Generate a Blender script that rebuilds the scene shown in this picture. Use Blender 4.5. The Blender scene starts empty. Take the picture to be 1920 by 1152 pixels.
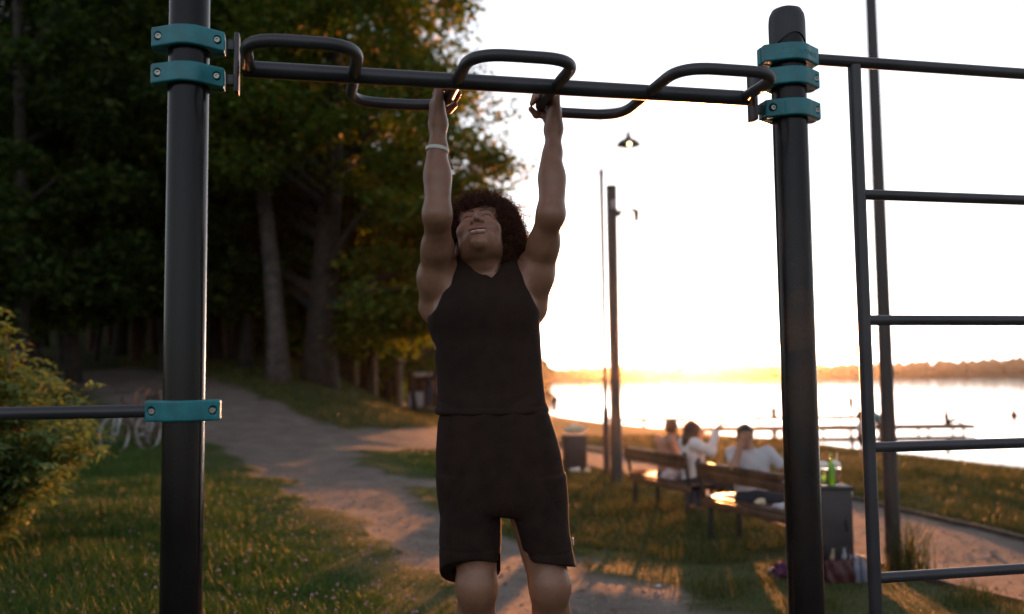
import bpy, bmesh, math, random
import numpy as np
from mathutils import Vector, Matrix, Euler

scene = bpy.context.scene
COL = scene.collection
rng = np.random.default_rng(7)
random.seed(7)
rad = math.radians

# ------------------------------------------------------------------ camera
EYE = 1.33
FPX = 1750.0                      # focal length in pixels of the 1920 wide frame
cam_d = bpy.data.cameras.new('camera')
cam = bpy.data.objects.new('camera', cam_d)
COL.objects.link(cam)
cam_d.sensor_width = 36.0
cam_d.lens = FPX / 1920 * 36.0
cam_d.clip_start, cam_d.clip_end = 0.05, 6000
cam_d.dof.use_dof = True
cam_d.dof.focus_distance = 2.85
cam_d.dof.aperture_fstop = 1.9
cam_d.dof.aperture_blades = 0
CAMM = Matrix.Translation((0, 0, EYE)) @ Euler((rad(94.28), 0, 0)).to_matrix().to_4x4() @ Matrix.Rotation(rad(-0.65), 4, 'Z')
cam.matrix_world = CAMM
scene.camera = cam

# ------------------------------------------------------------------ sky, sun, exposure
SUN_EL, SUN_AZ = 1.25, 10.8         # degrees, azimuth clockwise from the viewing direction
world = bpy.data.worlds.new('World')
scene.world = world
world.use_nodes = True
wt = world.node_tree
bg = wt.nodes['Background']
sky = wt.nodes.new('ShaderNodeTexSky')
sky.sky_type = 'NISHITA'
sky.sun_disc = False
sky.sun_elevation = rad(SUN_EL)
sky.sun_rotation = rad(SUN_AZ)
sky.altitude = 50
sky.air_density = 1.0
sky.dust_density = 0.6
sky.ozone_density = 3.0
hs = wt.nodes.new('ShaderNodeHueSaturation')      # thin high cloud greys the evening sky
hs.inputs['Saturation'].default_value = 0.24
wt.links.new(sky.outputs[0], hs.inputs['Color'])
wt.links.new(hs.outputs[0], bg.inputs[0])
bg.inputs[1].default_value = 0.15
sun_d = bpy.data.lights.new('sun', 'SUN')
sun_d.energy = 1.9
sun_d.angle = rad(0.53)
sun_d.color = (1.0, 0.33, 0.085)
sun = bpy.data.objects.new('sun', sun_d)
COL.objects.link(sun)
sdir = Vector((math.sin(rad(SUN_AZ)) * math.cos(rad(SUN_EL)), math.cos(rad(SUN_AZ)) * math.cos(rad(SUN_EL)), math.sin(rad(SUN_EL))))
sun.rotation_euler = sdir.to_track_quat('Z', 'Y').to_euler()
sun.location = (20, 100, 20)
vs = scene.view_settings
scene.display_settings.display_device = 'sRGB'
vs.view_transform = 'Standard'
vs.look = 'None'
vs.exposure = 2.75
vs.gamma = 1.0
vs.use_curve_mapping = False
scene.cycles.use_denoising = True
scene.cycles.denoiser = 'OPENIMAGEDENOISE'
scene.cycles.max_bounces = 8
scene.cycles.diffuse_bounces = 3
scene.cycles.glossy_bounces = 3
scene.cycles.transmission_bounces = 6
scene.cycles.transparent_max_bounces = 8
scene.cycles.volume_bounces = 0
scene.cycles.sample_clamp_indirect = 6
scene.cycles.caustics_reflective = False
scene.cycles.caustics_refractive = False

# ------------------------------------------------------------------ helpers: pixels, meshes, things
def ray(px, py):
    d = CAMM.to_3x3() @ Vector(((px - 960) / FPX, (576 - py) / FPX, -1))
    return d

def at(px, py, Y):
    d = ray(px, py)
    return Vector((0, 0, EYE)) + d * (Y / d.y)

ORG = {}

def tag(o, label=None, cat=None, group=None, kind=None):
    if label: o['label'] = label
    if cat: o['category'] = cat
    if group: o['group'] = group
    if kind: o['kind'] = kind
    return o

def thing(name, label, cat, loc=(0, 0, 0), rz=0.0, group=None):
    o = bpy.data.objects.new(name, None)
    o.empty_display_size = 0.1
    COL.objects.link(o)
    o.location = loc
    o.rotation_euler = (0, 0, rz)
    ORG[o.name] = np.array(loc, float)
    return tag(o, label, cat, group)

def mesh(V, F, m, smooth=True):
    me = bpy.data.meshes.new('m')
    V = np.asarray(V, dtype=np.float32)
    if isinstance(F, np.ndarray):
        k = F.shape[1]
        n = len(F)
        me.vertices.add(len(V))
        me.vertices.foreach_set('co', V.ravel())
        me.loops.add(n * k)
        me.loops.foreach_set('vertex_index', F.astype(np.int32).ravel())
        me.polygons.add(n)
        me.polygons.foreach_set('loop_start', np.arange(0, n * k, k, dtype=np.int32))
        me.update(calc_edges=True)
    else:
        me.from_pydata([tuple(map(float, v)) for v in V], [], F)
        me.update()
    me.polygons.foreach_set('use_smooth', np.full(len(me.polygons), bool(smooth)))
    if m is not None:
        for q in (m if isinstance(m, (list, tuple)) else [m]):
            me.materials.append(q)
    return me

def put(name, me, parent=None):
    me.name = name
    o = bpy.data.objects.new(name, me)
    COL.objects.link(o)
    if parent is not None:
        o.parent = parent
        ORG[o.name] = ORG.get(parent.name, np.zeros(3))
    return o

def mk(name, V, F, m, parent=None, world=False, smooth=True):
    V = np.asarray(V, dtype=float)
    if world and parent is not None:
        V = V - ORG.get(parent.name, np.zeros(3))
    return put(name, mesh(V, F, m, smooth), parent)

def copy_tree(o, parent=None):
    c = o.copy()
    COL.objects.link(c)
    if parent is not None: c.parent = parent
    ORG[c.name] = ORG.get(o.name, np.zeros(3))
    for ch in list(o.children): copy_tree(ch, c)
    return c

class MB:
    """collects simple shapes into one mesh"""
    def __init__(s): s.V, s.F = [], []
    def add(s, V, F):
        n = len(s.V)
        s.V += [tuple(map(float, v)) for v in V]
        s.F += [tuple(int(i) + n for i in f) for f in F]
        return s
    def box(s, c, size, rot=None, b=0.0):
        x, y, z = [q / 2 for q in size]
        if b <= 0:
            V = [(i * x, j * y, k * z) for k in (-1, 1) for j in (-1, 1) for i in (-1, 1)]
            F = [(0, 2, 3, 1), (4, 5, 7, 6), (0, 1, 5, 4), (2, 6, 7, 3), (0, 4, 6, 2), (1, 3, 7, 5)]
        else:
            bm = bmesh.new()
            bmesh.ops.create_cube(bm, size=1)
            for v in bm.verts: v.co = Vector((v.co.x * 2 * x, v.co.y * 2 * y, v.co.z * 2 * z))
            bmesh.ops.bevel(bm, geom=bm.edges[:], offset=b, segments=2, affect='EDGES', profile=0.5)
            bm.verts.index_update()
            V = [v.co.copy() for v in bm.verts]
            F = [[v.index for v in f.verts] for f in bm.faces]
            bm.free()
        R = rot if rot is not None else Matrix.Identity(3)
        return s.add([R @ Vector(v) + Vector(c) for v in V], F)
    def tube(s, pts, r, n=10, cap=True, closed=False):
        P = [Vector(p) for p in pts]
        m = len(P)
        R = r if hasattr(r, '__len__') else [r] * m
        T = []
        for i in range(m):
            if closed: t = P[(i + 1) % m] - P[i - 1]
            else: t = P[min(i + 1, m - 1)] - P[max(i - 1, 0)]
            T.append(t.normalized())
        up = Vector((0, 0, 1)) if abs(T[0].z) < 0.9 else Vector((1, 0, 0))
        u = T[0].cross(up).normalized()
        V, F = [], []
        for i in range(m):
            u = (u - T[i] * u.dot(T[i])).normalized()
            v = T[i].cross(u)
            for k in range(n):
                a = 2 * math.pi * k / n
                V.append(P[i] + (u * math.cos(a) + v * math.sin(a)) * R[i])
        lim = m if closed else m - 1
        for i in range(lim):
            j = (i + 1) % m
            for k in range(n):
                k2 = (k + 1) % n
                F.append((i * n + k, i * n + k2, j * n + k2, j * n + k))
        if cap and not closed:
            F.append(tuple(range(n))[::-1])
            F.append(tuple((m - 1) * n + k for k in range(n)))
        return s.add(V, F)
    def lathe(s, prof, n=24, c=(0, 0, 0), R=None):
        V, F = [], []
        R = R if R is not None else Matrix.Identity(3)
        for r, z in prof:
            for k in range(n):
                a = 2 * math.pi * k / n
                V.append(R @ Vector((r * math.cos(a), r * math.sin(a), z)) + Vector(c))
        for i in range(len(prof) - 1):
            for k in range(n):
                k2 = (k + 1) % n
                F.append((i * n + k, i * n + k2, (i + 1) * n + k2, (i + 1) * n + k))
        F.append(tuple(range(n))[::-1])
        F.append(tuple((len(prof) - 1) * n + k for k in range(n)))
        return s.add(V, F)
    def build(s, name, m, parent=None, world=False, smooth=True, auto=None):
        o = mk(name, s.V, s.F, m, parent, world, smooth)
        if auto is not None:
            o.data.set_sharp_from_angle(angle=rad(auto))
        return o

def fillet(pts, r, n=7):
    """polyline with rounded corners"""
    P = [Vector(p) for p in pts]
    out = [P[0]]
    for i in range(1, len(P) - 1):
        a, b, c = P[i - 1], P[i], P[i + 1]
        u, v = (a - b), (c - b)
        d = min(r, u.length * 0.49, v.length * 0.49)
        p0, p1 = b + u.normalized() * d, b + v.normalized() * d
        for k in range(n + 1):
            t = k / n
            out.append(p0 * (1 - t) ** 2 + b * 2 * t * (1 - t) + p1 * t * t)
    out.append(P[-1])
    return out

# ------------------------------------------------------------------ implicit surfaces (bodies, clothes, castings)
class Blob:
    def __init__(s, lo, hi, h):
        s.lo, s.h = np.array(lo, float), float(h)
        s.n = np.ceil((np.array(hi, float) - s.lo) / h).astype(int) + 1
        s.F = np.full(tuple(s.n), 1.0, dtype=np.float32)
    def win(s, lo, hi):
        a = np.clip(np.floor((np.array(lo) - s.lo) / s.h).astype(int), 0, s.n)
        b = np.clip(np.ceil((np.array(hi) - s.lo) / s.h).astype(int) + 1, 0, s.n)
        sl = tuple(slice(int(i), int(max(i, j))) for i, j in zip(a, b))
        ax = [(s.lo[i] + s.h * np.arange(sl[i].start, sl[i].stop)).astype(np.float32) for i in range(3)]
        return sl, np.meshgrid(*ax, indexing='ij', sparse=True)
    def mix(s, sl, d, k, op='add'):
        A = s.F[sl]
        if A.size == 0: return
        if op == 'add':
            hh = np.maximum(k - np.abs(A - d), 0) / max(k, 1e-6)
            s.F[sl] = np.minimum(A, d) - hh * hh * k * 0.25
        else:
            d = -d
            hh = np.maximum(k - np.abs(A - d), 0) / max(k, 1e-6)
            s.F[sl] = np.maximum(A, d) + hh * hh * k * 0.25
    def cone(s, a, b, ra, rb, k=0.02, op='add', m=0.03):
        a, b = np.array(a, float), np.array(b, float)
        R = max(ra, rb) + k + m
        sl, (X, Y, Z) = s.win(np.minimum(a, b) - R, np.maximum(a, b) + R)
        ab = b - a
        L = max(ab @ ab, 1e-9)
        t = np.clip(((X - a[0]) * ab[0] + (Y - a[1]) * ab[1] + (Z - a[2]) * ab[2]) / L, 0, 1)
        d = np.sqrt((X - a[0] - t * ab[0]) ** 2 + (Y - a[1] - t * ab[1]) ** 2 + (Z - a[2] - t * ab[2]) ** 2) - (ra + (rb - ra) * t)
        s.mix(sl, d.astype(np.float32), k, op)
    def chain(s, pts, rs, k=0.02, op='add'):
        for i in range(len(pts) - 1): s.cone(pts[i], pts[i + 1], rs[i], rs[i + 1], k, op)
    def ell(s, c, r, k=0.02, R=None, op='add', m=0.03):
        c, r = np.array(c, float), np.array(r, float)
        B = max(r) + k + m
        sl, (X, Y, Z) = s.win(c - B, c + B)
        X, Y, Z = X - c[0], Y - c[1], Z - c[2]
        if R is not None:
            M = np.array(R).T
            X, Y, Z = (M[0, 0] * X + M[0, 1] * Y + M[0, 2] * Z, M[1, 0] * X + M[1, 1] * Y + M[1, 2] * Z, M[2, 0] * X + M[2, 1] * Y + M[2, 2] * Z)
        k0 = np.sqrt((X / r[0]) ** 2 + (Y / r[1]) ** 2 + (Z / r[2]) ** 2)
        k1 = np.sqrt((X / r[0] ** 2) ** 2 + (Y / r[1] ** 2) ** 2 + (Z / r[2] ** 2) ** 2)
        d = k0 * (k0 - 1) / np.maximum(k1, 1e-6)
        s.mix(sl, d.astype(np.float32), k, op)
    def loft(s, rows, k=0.02, op='add', off=0.0, p=2.3, capr=0.01):
        """rows: (z, cx, cy, rx, ry) from low to high"""
        A = np.array(sorted(rows), float)
        z0, z1 = A[0, 0], A[-1, 0]
        B = A[:, 3:].max() + off + k + 0.03
        lo = (A[:, 1].min() - B, A[:, 2].min() - B, z0 - 0.05)
        hi = (A[:, 1].max() + B, A[:, 2].max() + B, z1 + 0.05)
        sl, (X, Y, Z) = s.win(lo, hi)
        if s.F[sl].size == 0: return
        zz = Z.ravel()
        # smooth interpolation of the rows
        def ip(c):
            v = np.interp(zz, A[:, 0], A[:, c])
            w = max(1, int(0.03 / s.h))
            pad = np.pad(v, w, mode='edge')
            return np.convolve(pad, np.ones(2 * w + 1) / (2 * w + 1), mode='valid').reshape(1, 1, -1).astype(np.float32)
        cx, cy, rx, ry = ip(1), ip(2), ip(3) + off, ip(4) + off
        q = (np.abs((X - cx) / rx) ** p + np.abs((Y - cy) / ry) ** p) ** (1 / p)
        d = (q - 1) * np.minimum(rx, ry)
        dz = np.maximum(z0 - Z, Z - z1)
        c = capr
        hh = np.maximum(c - np.abs(d - dz), 0) / c
        d = np.maximum(d, dz) + hh * hh * c * 0.25
        s.mix(sl, d.astype(np.float32), k, op)
    def fn(s, f, k=0.004, op='sub', lo=None, hi=None):
        sl, (X, Y, Z) = s.win(s.lo if lo is None else lo, s.lo + s.h * s.n if hi is None else hi)
        d = f(X, Y, Z)
        s.mix(sl, np.broadcast_to(d, s.F[sl].shape).astype(np.float32), k, op)
    def val(s, p):
        q = np.clip(np.round((np.array(p) - s.lo) / s.h).astype(int), 0, s.n - 1)
        g = (np.array(p) - s.lo) / s.h
        i = np.clip(np.floor(g).astype(int), 0, s.n - 2); t = g - i
        v = 0.0
        for a in (0, 1):
            for b in (0, 1):
                for c in (0, 1):
                    v += s.F[i[0] + a, i[1] + b, i[2] + c] * (t[0] if a else 1 - t[0]) * (t[1] if b else 1 - t[1]) * (t[2] if c else 1 - t[2])
        return v
    def net(s):
        F = s.F
        F[0], F[-1], F[:, 0], F[:, -1], F[:, :, 0], F[:, :, -1] = 1, 1, 1, 1, 1, 1
        ins = F < 0
        cnt = np.zeros(tuple(np.array(F.shape) - 1), np.uint8)
        for i in (0, 1):
            for j in (0, 1):
                for k in (0, 1):
                    cnt += ins[i:F.shape[0] - 1 + i, j:F.shape[1] - 1 + j, k:F.shape[2] - 1 + k]
        mixed = (cnt > 0) & (cnt < 8)
        C = np.argwhere(mixed)
        idx = np.full(mixed.shape, -1, np.int32)
        idx[mixed] = np.arange(len(C))
        pos = np.zeros((len(C), 3))
        num = np.zeros(len(C))
        cor = [(i, j, k) for i in (0, 1) for j in (0, 1) for k in (0, 1)]
        val = {c: F[C[:, 0] + c[0], C[:, 1] + c[1], C[:, 2] + c[2]] for c in cor}
        for a in cor:
            for x in range(3):
                if a[x] == 0:
                    b = list(a); b[x] = 1; b = tuple(b)
                    fa, fb = val[a], val[b]
                    cr = (fa < 0) != (fb < 0)
                    t = np.where(cr, fa / np.where(cr, fa - fb, 1), 0)
                    p = np.array(a)[None, :] + t[:, None] * (np.array(b) - np.array(a))[None, :]
                    pos += np.where(cr[:, None], p, 0)
                    num += cr
        V = s.lo + s.h * (C + pos / num[:, None])
        Q = []
        for x in range(3):
            u, v = (x + 1) % 3, (x + 2) % 3
            a = [slice(None)] * 3; b = [slice(None)] * 3
            a[x], b[x] = slice(0, -1), slice(1, None)
            for w in (u, v): a[w] = slice(1, -1); b[w] = slice(1, -1)
            A, B = ins[tuple(a)], ins[tuple(b)]
            for flip, msk in ((False, A & ~B), (True, ~A & B)):
                e = np.argwhere(msk)
                if len(e) == 0: continue
                e[:, u] += 1; e[:, v] += 1
                du, dv = np.eye(3, dtype=int)[u], np.eye(3, dtype=int)[v]
                g = lambda c: idx[c[:, 0], c[:, 1], c[:, 2]]
                q = np.stack([g(e), g(e - du), g(e - du - dv), g(e - dv)], 1)
                Q.append(q[:, ::-1] if flip else q)
        return V, np.concatenate(Q)

def unit(v): return v / (np.linalg.norm(v, axis=-1, keepdims=True) + 1e-9)

def sphere_pts(n):
    i = np.arange(n) + 0.5
    ph = np.arccos(1 - 2 * i / n)
    th = math.pi * (1 + 5 ** 0.5) * i
    return np.stack([np.cos(th) * np.sin(ph), np.sin(th) * np.sin(ph), np.cos(ph)], 1)

def vnoise(x, y, seed=0):
    """smooth 2-d value noise in 0..1"""
    x, y = np.asarray(x, float), np.asarray(y, float)
    xi, yi = np.floor(x), np.floor(y)
    fx, fy = x - xi, y - yi
    fx, fy = fx * fx * (3 - 2 * fx), fy * fy * (3 - 2 * fy)
    def hsh(a, b):
        v = np.sin(a * 127.1 + b * 311.7 + seed * 74.7) * 43758.5453
        return v - np.floor(v)
    return (hsh(xi, yi) * (1 - fx) + hsh(xi + 1, yi) * fx) * (1 - fy) + (hsh(xi, yi + 1) * (1 - fx) + hsh(xi + 1, yi + 1) * fx) * fy

def fbm(x, y, seed=0, o=3):
    v, a, t = 0, 1.0, 0
    for k in range(o):
        v = v + a * vnoise(np.asarray(x) * 2 ** k, np.asarray(y) * 2 ** k, seed + k)
        t += a; a *= 0.5
    return v / t

# ------------------------------------------------------------------ materials
MATS = {}
def mat(name, col, rough=0.6, metal=0.0, var=0.0, scale=8.0, bump=0.0, bscale=60.0, col2=None, spec=0.5, sheen=0.0, coat=0.0):
    if name in MATS: return MATS[name]
    m = bpy.data.materials.new(name)
    m.use_nodes = True
    nt = m.node_tree
    b = nt.nodes['Principled BSDF']
    b.inputs['Roughness'].default_value = rough
    b.inputs['Metallic'].default_value = metal
    b.inputs['Specular IOR Level'].default_value = spec
    b.inputs['Base Color'].default_value = (*col, 1)
    if sheen: b.inputs['Sheen Weight'].default_value = sheen
    if coat:
        b.inputs['Coat Weight'].default_value = coat
        b.inputs['Coat Roughness'].default_value = 0.25
    tc = nt.nodes.new('ShaderNodeTexCoord')
    if var > 0 or col2 is not None:
        n = nt.nodes.new('ShaderNodeTexNoise')
        n.inputs['Scale'].default_value = scale
        n.inputs['Detail'].default_value = 5
        nt.links.new(tc.outputs['Object'], n.inputs['Vector'])
        r = nt.nodes.new('ShaderNodeValToRGB')
        c2 = col2 if col2 is not None else tuple(c * (1 - var) for c in col)
        r.color_ramp.elements[0].color = (*c2, 1)
        r.color_ramp.elements[1].color = (*[min(1, c * (1 + var)) for c in col], 1)
        r.color_ramp.elements[0].position, r.color_ramp.elements[1].position = 0.35, 0.65
        nt.links.new(n.outputs[0], r.inputs[0])
        nt.links.new(r.outputs[0], b.inputs['Base Color'])
        mr = nt.nodes.new('ShaderNodeMapRange')
        mr.inputs[3].default_value, mr.inputs[4].default_value = max(0.02, rough - 0.08), min(1, rough + 0.1)
        nt.links.new(n.outputs[0], mr.inputs[0])
        nt.links.new(mr.outputs[0], b.inputs['Roughness'])
    if bump > 0:
        n2 = nt.nodes.new('ShaderNodeTexNoise')
        n2.inputs['Scale'].default_value = bscale
        n2.inputs['Detail'].default_value = 4
        nt.links.new(tc.outputs['Object'], n2.inputs['Vector'])
        bp = nt.nodes.new('ShaderNodeBump')
        bp.inputs['Strength'].default_value = min(1, bump)
        bp.inputs['Distance'].default_value = 0.01
        nt.links.new(n2.outputs[0], bp.inputs['Height'])
        nt.links.new(bp.outputs[0], b.inputs['Normal'])
    MATS[name] = m
    return m

def leaf_mat(name, ramp, trans=0.45, rough=0.55):
    """per-leaf colour, part of the light passing through"""
    m = bpy.data.materials.new(name)
    m.use_nodes = True
    nt = m.node_tree
    b = nt.nodes['Principled BSDF']
    out = nt.nodes['Material Output']
    g = nt.nodes.new('ShaderNodeNewGeometry')
    r = nt.nodes.new('ShaderNodeValToRGB')
    els = r.color_ramp.elements
    while len(els) < len(ramp): els.new(0.5)
    for e, (p, c) in zip(els, ramp): e.position, e.color = p, (*c, 1)
    nt.links.new(g.outputs['Random Per Island'], r.inputs[0])
    nt.links.new(r.outputs[0], b.inputs['Base Color'])
    b.inputs['Roughness'].default_value = rough
    b.inputs['Specular IOR Level'].default_value = 0.24
    t = nt.nodes.new('ShaderNodeBsdfTranslucent')
    h = nt.nodes.new('ShaderNodeHueSaturation')
    h.inputs['Hue'].default_value = 0.485
    h.inputs['Saturation'].default_value = 1.15
    h.inputs['Value'].default_value = 1.5
    nt.links.new(r.outputs[0], h.inputs['Color'])
    nt.links.new(h.outputs[0], t.inputs[0])
    mx = nt.nodes.new('ShaderNodeMixShader')
    mx.inputs[0].default_value = trans
    nt.links.new(b.outputs[0], mx.inputs[1])
    nt.links.new(t.outputs[0], mx.inputs[2])
    nt.links.new(mx.outputs[0], out.inputs[0])
    return m

# ------------------------------------------------------------------ terrain
WATER = -1.97
SHX = np.array([(-60, 60), (0, 30), (12, 22), (22, 17.6), (29, 15.9), (36.7, 13.4), (55, 8.5), (77, 4.0), (100, 0.5), (125, -6), (160, -14), (190, -8), (215, 8), (235, 12), (262, 8), (300, -20), (340, -60)], float)

def sst(a, b, x):
    t = np.clip((np.asarray(x, float) - a) / (b - a), 0, 1)
    return t * t * (3 - 2 * t)

def ground_z(X, Y):
    X, Y = np.asarray(X, float), np.asarray(Y, float)
    xs = np.interp(Y, SHX[:, 0], SHX[:, 1])
    # the lawn sinks gently towards the lake
    drop = np.interp(Y, [4.2, 7.3, 8.5, 12, 20, 40, 80], [0, -0.27, -0.35, -0.43, -0.6, -0.95, -1.4]) * sst(-2.2, 1.6, X + np.clip((Y - 20) * 0.05, 0, 3))
    # wooded hill on the left
    e0 = -1.0 - np.clip(Y - 25, 0, None) * 0.22
    hill = 2.0 * sst(12, 33, Y) * sst(0, 5.6, e0 - X) + np.clip(Y - 33, 0, 60) * 0.07 * sst(4, 14, e0 - X) + 0.07 * np.clip(-12 - X, 0, 60) * sst(5, 30, Y)
    z = drop + hill
    xe = np.minimum(4.8, xs - 8)
    t = np.clip((X - xe) / np.maximum(xs - xe, 1), 0, 1.6)
    z = z + (WATER - 0.02 - z) * np.minimum(t, 1) ** 2.2 - np.clip(t - 1, 0, 1) * 1.6
    z = z + 0.05 * (fbm(X * 0.5, Y * 0.5, 3) - 0.5) * sst(1.1, 0.9, t) + 0.018 * (fbm(X * 2.2, Y * 2.2, 5) - 0.5)
    return z

def on_ground(px, py, maxd=400):
    d = ray(px, py)
    o = Vector((0, 0, EYE))
    t, dt = 1.0, 0.05
    while t < maxd:
        p = o + d * t
        if p.z < float(ground_z(p.x, p.y)):
            lo, hi = t - dt, t
            for _ in range(20):
                m = (lo + hi) / 2
                q = o + d * m
                if q.z < float(ground_z(q.x, q.y)): hi = m
                else: lo = m
            q = o + d * hi
            return Vector((q.x, q.y, float(ground_z(q.x, q.y))))
        dt = 0.02 + t * 0.006
        t += dt
    return o + d * maxd

def G(x, y): return Vector((x, y, float(ground_z(x, y))))

def seg_dist(X, Y, pts):
    """distance to a polyline, and the half width interpolated along it; pts (x, y, hw)"""
    best = np.full(np.shape(X), -1e9)
    for (x0, y0, w0), (x1, y1, w1) in zip(pts[:-1], pts[1:]):
        dx, dy = x1 - x0, y1 - y0
        t = np.clip(((X - x0) * dx + (Y - y0) * dy) / (dx * dx + dy * dy), 0, 1)
        d = np.hypot(X - x0 - t * dx, Y - y0 - t * dy)
        best = np.maximum(best, (w0 + (w1 - w0) * t) - d)
    return best           # > 0 inside

def gp(l):
    out = []
    for px, py, w in l:
        p = on_ground(px, py)
        out.append((p.x, p.y, w))
    return out

ROAD = gp([(225, 702, 1.5), (300, 722, 1.5), (400, 772, 1.7), (540, 815, 1.6), (690, 828, 1.3), (830, 822, 1.1), (1000, 830, 1.1), (1110, 845, 1.2)])
TRAIL = gp([(540, 840, 1.0), (640, 900, 0.68), (745, 955, 0.6), (850, 1005, 0.65), (980, 1075, 0.78), (1140, 1135, 0.8), (1330, 1180, 0.5)]) + [(1.6, 4.1, 0.5), (2.6, 3.2, 0.5)]
TRAIL2 = gp([(640, 893, 0.22), (760, 903, 0.3), (900, 915, 0.2)])
PROM = [(4.9, -20, 1.05), (4.6, 3, 1.05), (4.15, 9, 1.05), (3.95, 13, 1.0), (3.2, 18, 1.0), (1.9, 23, 1.1), (-0.6, 33, 1.1), (-5, 48, 1.2)]

def path_mask(X, Y):
    n = fbm(X * 1.3, Y * 1.3, 11, 4) - 0.5
    n2 = fbm(X * 4.5, Y * 4.5, 23, 3) - 0.5
    d = np.maximum(seg_dist(X, Y, ROAD) + n * 0.7, seg_dist(X, Y, TRAIL) + n * 1.0 + n2 * 0.35)
    d = np.maximum(d, seg_dist(X, Y, TRAIL2) + n * 0.5)
    d = np.maximum(d, seg_dist(X, Y, PROM) + n * 0.08)
    return sst(-0.22, 0.12, d)

def spaced(fine0, fine1, step, lo, hi, grow=1.12):
    a = list(np.arange(fine0, fine1, step))
    d, x = step, a[-1]
    while x < hi:
        d *= grow; x += d; a.append(min(x, hi))
    d, x, b = step, a[0], []
    while x > lo:
        d *= grow; x -= d; b.append(max(x, lo))
    return np.array(b[::-1] + a)

gx = spaced(-6.5, 6.5, 0.11, -140, 70, 1.09)
gy = spaced(2.2, 17, 0.11, -40, 345, 1.07)
GX, GY = np.meshgrid(gx, gy, indexing='ij')
GZ = ground_z(GX, GY)
PM = path_mask(GX, GY)
GZ = GZ - 0.03 * PM
nx, ny = GX.shape
ii = np.arange(nx * ny).reshape(nx, ny)
gf = np.stack([ii[:-1, :-1], ii[1:, :-1], ii[1:, 1:], ii[:-1, 1:]], -1).reshape(-1, 4)

gm = bpy.data.materials.new('lawn_soil_and_paths')
gm.use_nodes = True
nt = gm.node_tree
bs = nt.nodes['Principled BSDF']
bs.inputs['Roughness'].default_value = 0.95
bs.inputs['Specular IOR Level'].default_value = 0.15
at_n = nt.nodes.new('ShaderNodeAttribute'); at_n.attribute_name = 'path'
tc = nt.nodes.new('ShaderNodeTexCoord')
def noise(nt, scale, detail=5, rough=0.6):
    n = nt.nodes.new('ShaderNodeTexNoise')
    n.inputs['Scale'].default_value = scale; n.inputs['Detail'].default_value = detail; n.inputs['Roughness'].default_value = rough
    nt.links.new(tc.outputs['Object'], n.inputs['Vector'])
    return n
def ramp(nt, src, stops):
    r = nt.nodes.new('ShaderNodeValToRGB')
    els = r.color_ramp.elements
    while len(els) < len(stops): els.new(0.5)
    for e, (p, c) in zip(els, stops): e.position, e.color = p, (*c, 1)
    nt.links.new(src, r.inputs[0])
    return r
g_n = noise(nt, 1.1, 8)
g_c = ramp(nt, g_n.outputs[0], [(0.3, (0.026, 0.042, 0.010)), (0.5, (0.045, 0.06, 0.016)), (0.7, (0.085, 0.078, 0.03))])
d_n = noise(nt, 2.3, 10, 0.7)
d_c = ramp(nt, d_n.outputs[0], [(0.3, (0.125, 0.10, 0.088)), (0.55, (0.195, 0.16, 0.14)), (0.75, (0.27, 0.23, 0.205))])
s_n = noise(nt, 60, 4)
s_c = ramp(nt, s_n.outputs[0], [(0.42, (0.75, 0.75, 0.75)), (0.62, (1.2, 1.2, 1.2))])
mul = nt.nodes.new('ShaderNodeMix'); mul.data_type = 'RGBA'; mul.blend_type = 'MULTIPLY'; mul.inputs[0].default_value = 1
nt.links.new(d_c.outputs[0], mul.inputs[6]); nt.links.new(s_c.outputs[0], mul.inputs[7])
mixc = nt.nodes.new('ShaderNodeMix'); mixc.data_type = 'RGBA'
nt.links.new(at_n.outputs['Fac'], mixc.inputs[0]); nt.links.new(g_c.outputs[0], mixc.inputs[6]); nt.links.new(mul.outputs[2], mixc.inputs[7])
nt.links.new(mixc.outputs[2], bs.inputs['Base Color'])
b_n = noise(nt, 14, 8, 0.7)
bp = nt.nodes.new('ShaderNodeBump'); bp.inputs['Strength'].default_value = 0.7; bp.inputs['Distance'].default_value = 0.04
nt.links.new(b_n.outputs[0], bp.inputs['Height']); nt.links.new(bp.outputs[0], bs.inputs['Normal'])

ground = mk('ground', np.stack([GX, GY, GZ], -1).reshape(-1, 3), gf, gm)
tag(ground, kind='structure')
a = ground.data.attributes.new('path', 'FLOAT', 'POINT')
a.data.foreach_set('value', PM.ravel().astype(np.float32))

# ------------------------------------------------------------------ lake and its far shore
wm = bpy.data.materials.new('lake_water')
wm.use_nodes = True
nt = wm.node_tree
bs = nt.nodes['Principled BSDF']
bs.inputs['Base Color'].default_value = (0.02, 0.035, 0.04, 1)
bs.inputs['Roughness'].default_value = 0.06
bs.inputs['IOR'].default_value = 1.33
tc = nt.nodes.new('ShaderNodeTexCoord')
mp = nt.nodes.new('ShaderNodeMapping'); mp.inputs['Scale'].default_value = (0.35, 1.0, 1.0)
nt.links.new(tc.outputs['Object'], mp.inputs[0])
w1 = nt.nodes.new('ShaderNodeTexNoise'); w1.inputs['Scale'].default_value = 1.4; w1.inputs['Detail'].default_value = 4
w2 = nt.nodes.new('ShaderNodeTexNoise'); w2.inputs['Scale'].default_value = 0.05; w2.inputs['Detail'].default_value = 3
nt.links.new(mp.outputs[0], w1.inputs['Vector']); nt.links.new(mp.outputs[0], w2.inputs['Vector'])
mr = nt.nodes.new('ShaderNodeMapRange'); mr.inputs[1].default_value = 0.42; mr.inputs[2].default_value = 0.62; mr.inputs[3].default_value = 0.015; mr.inputs[4].default_value = 0.07
nt.links.new(w2.outputs[0], mr.inputs[0])
bp = nt.nodes.new('ShaderNodeBump'); bp.inputs['Distance'].default_value = 0.12
nt.links.new(mr.outputs[0], bp.inputs['Strength'])
nt.links.new(w1.outputs[0], bp.inputs['Height']); nt.links.new(bp.outputs[0], bs.inputs['Normal'])
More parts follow.
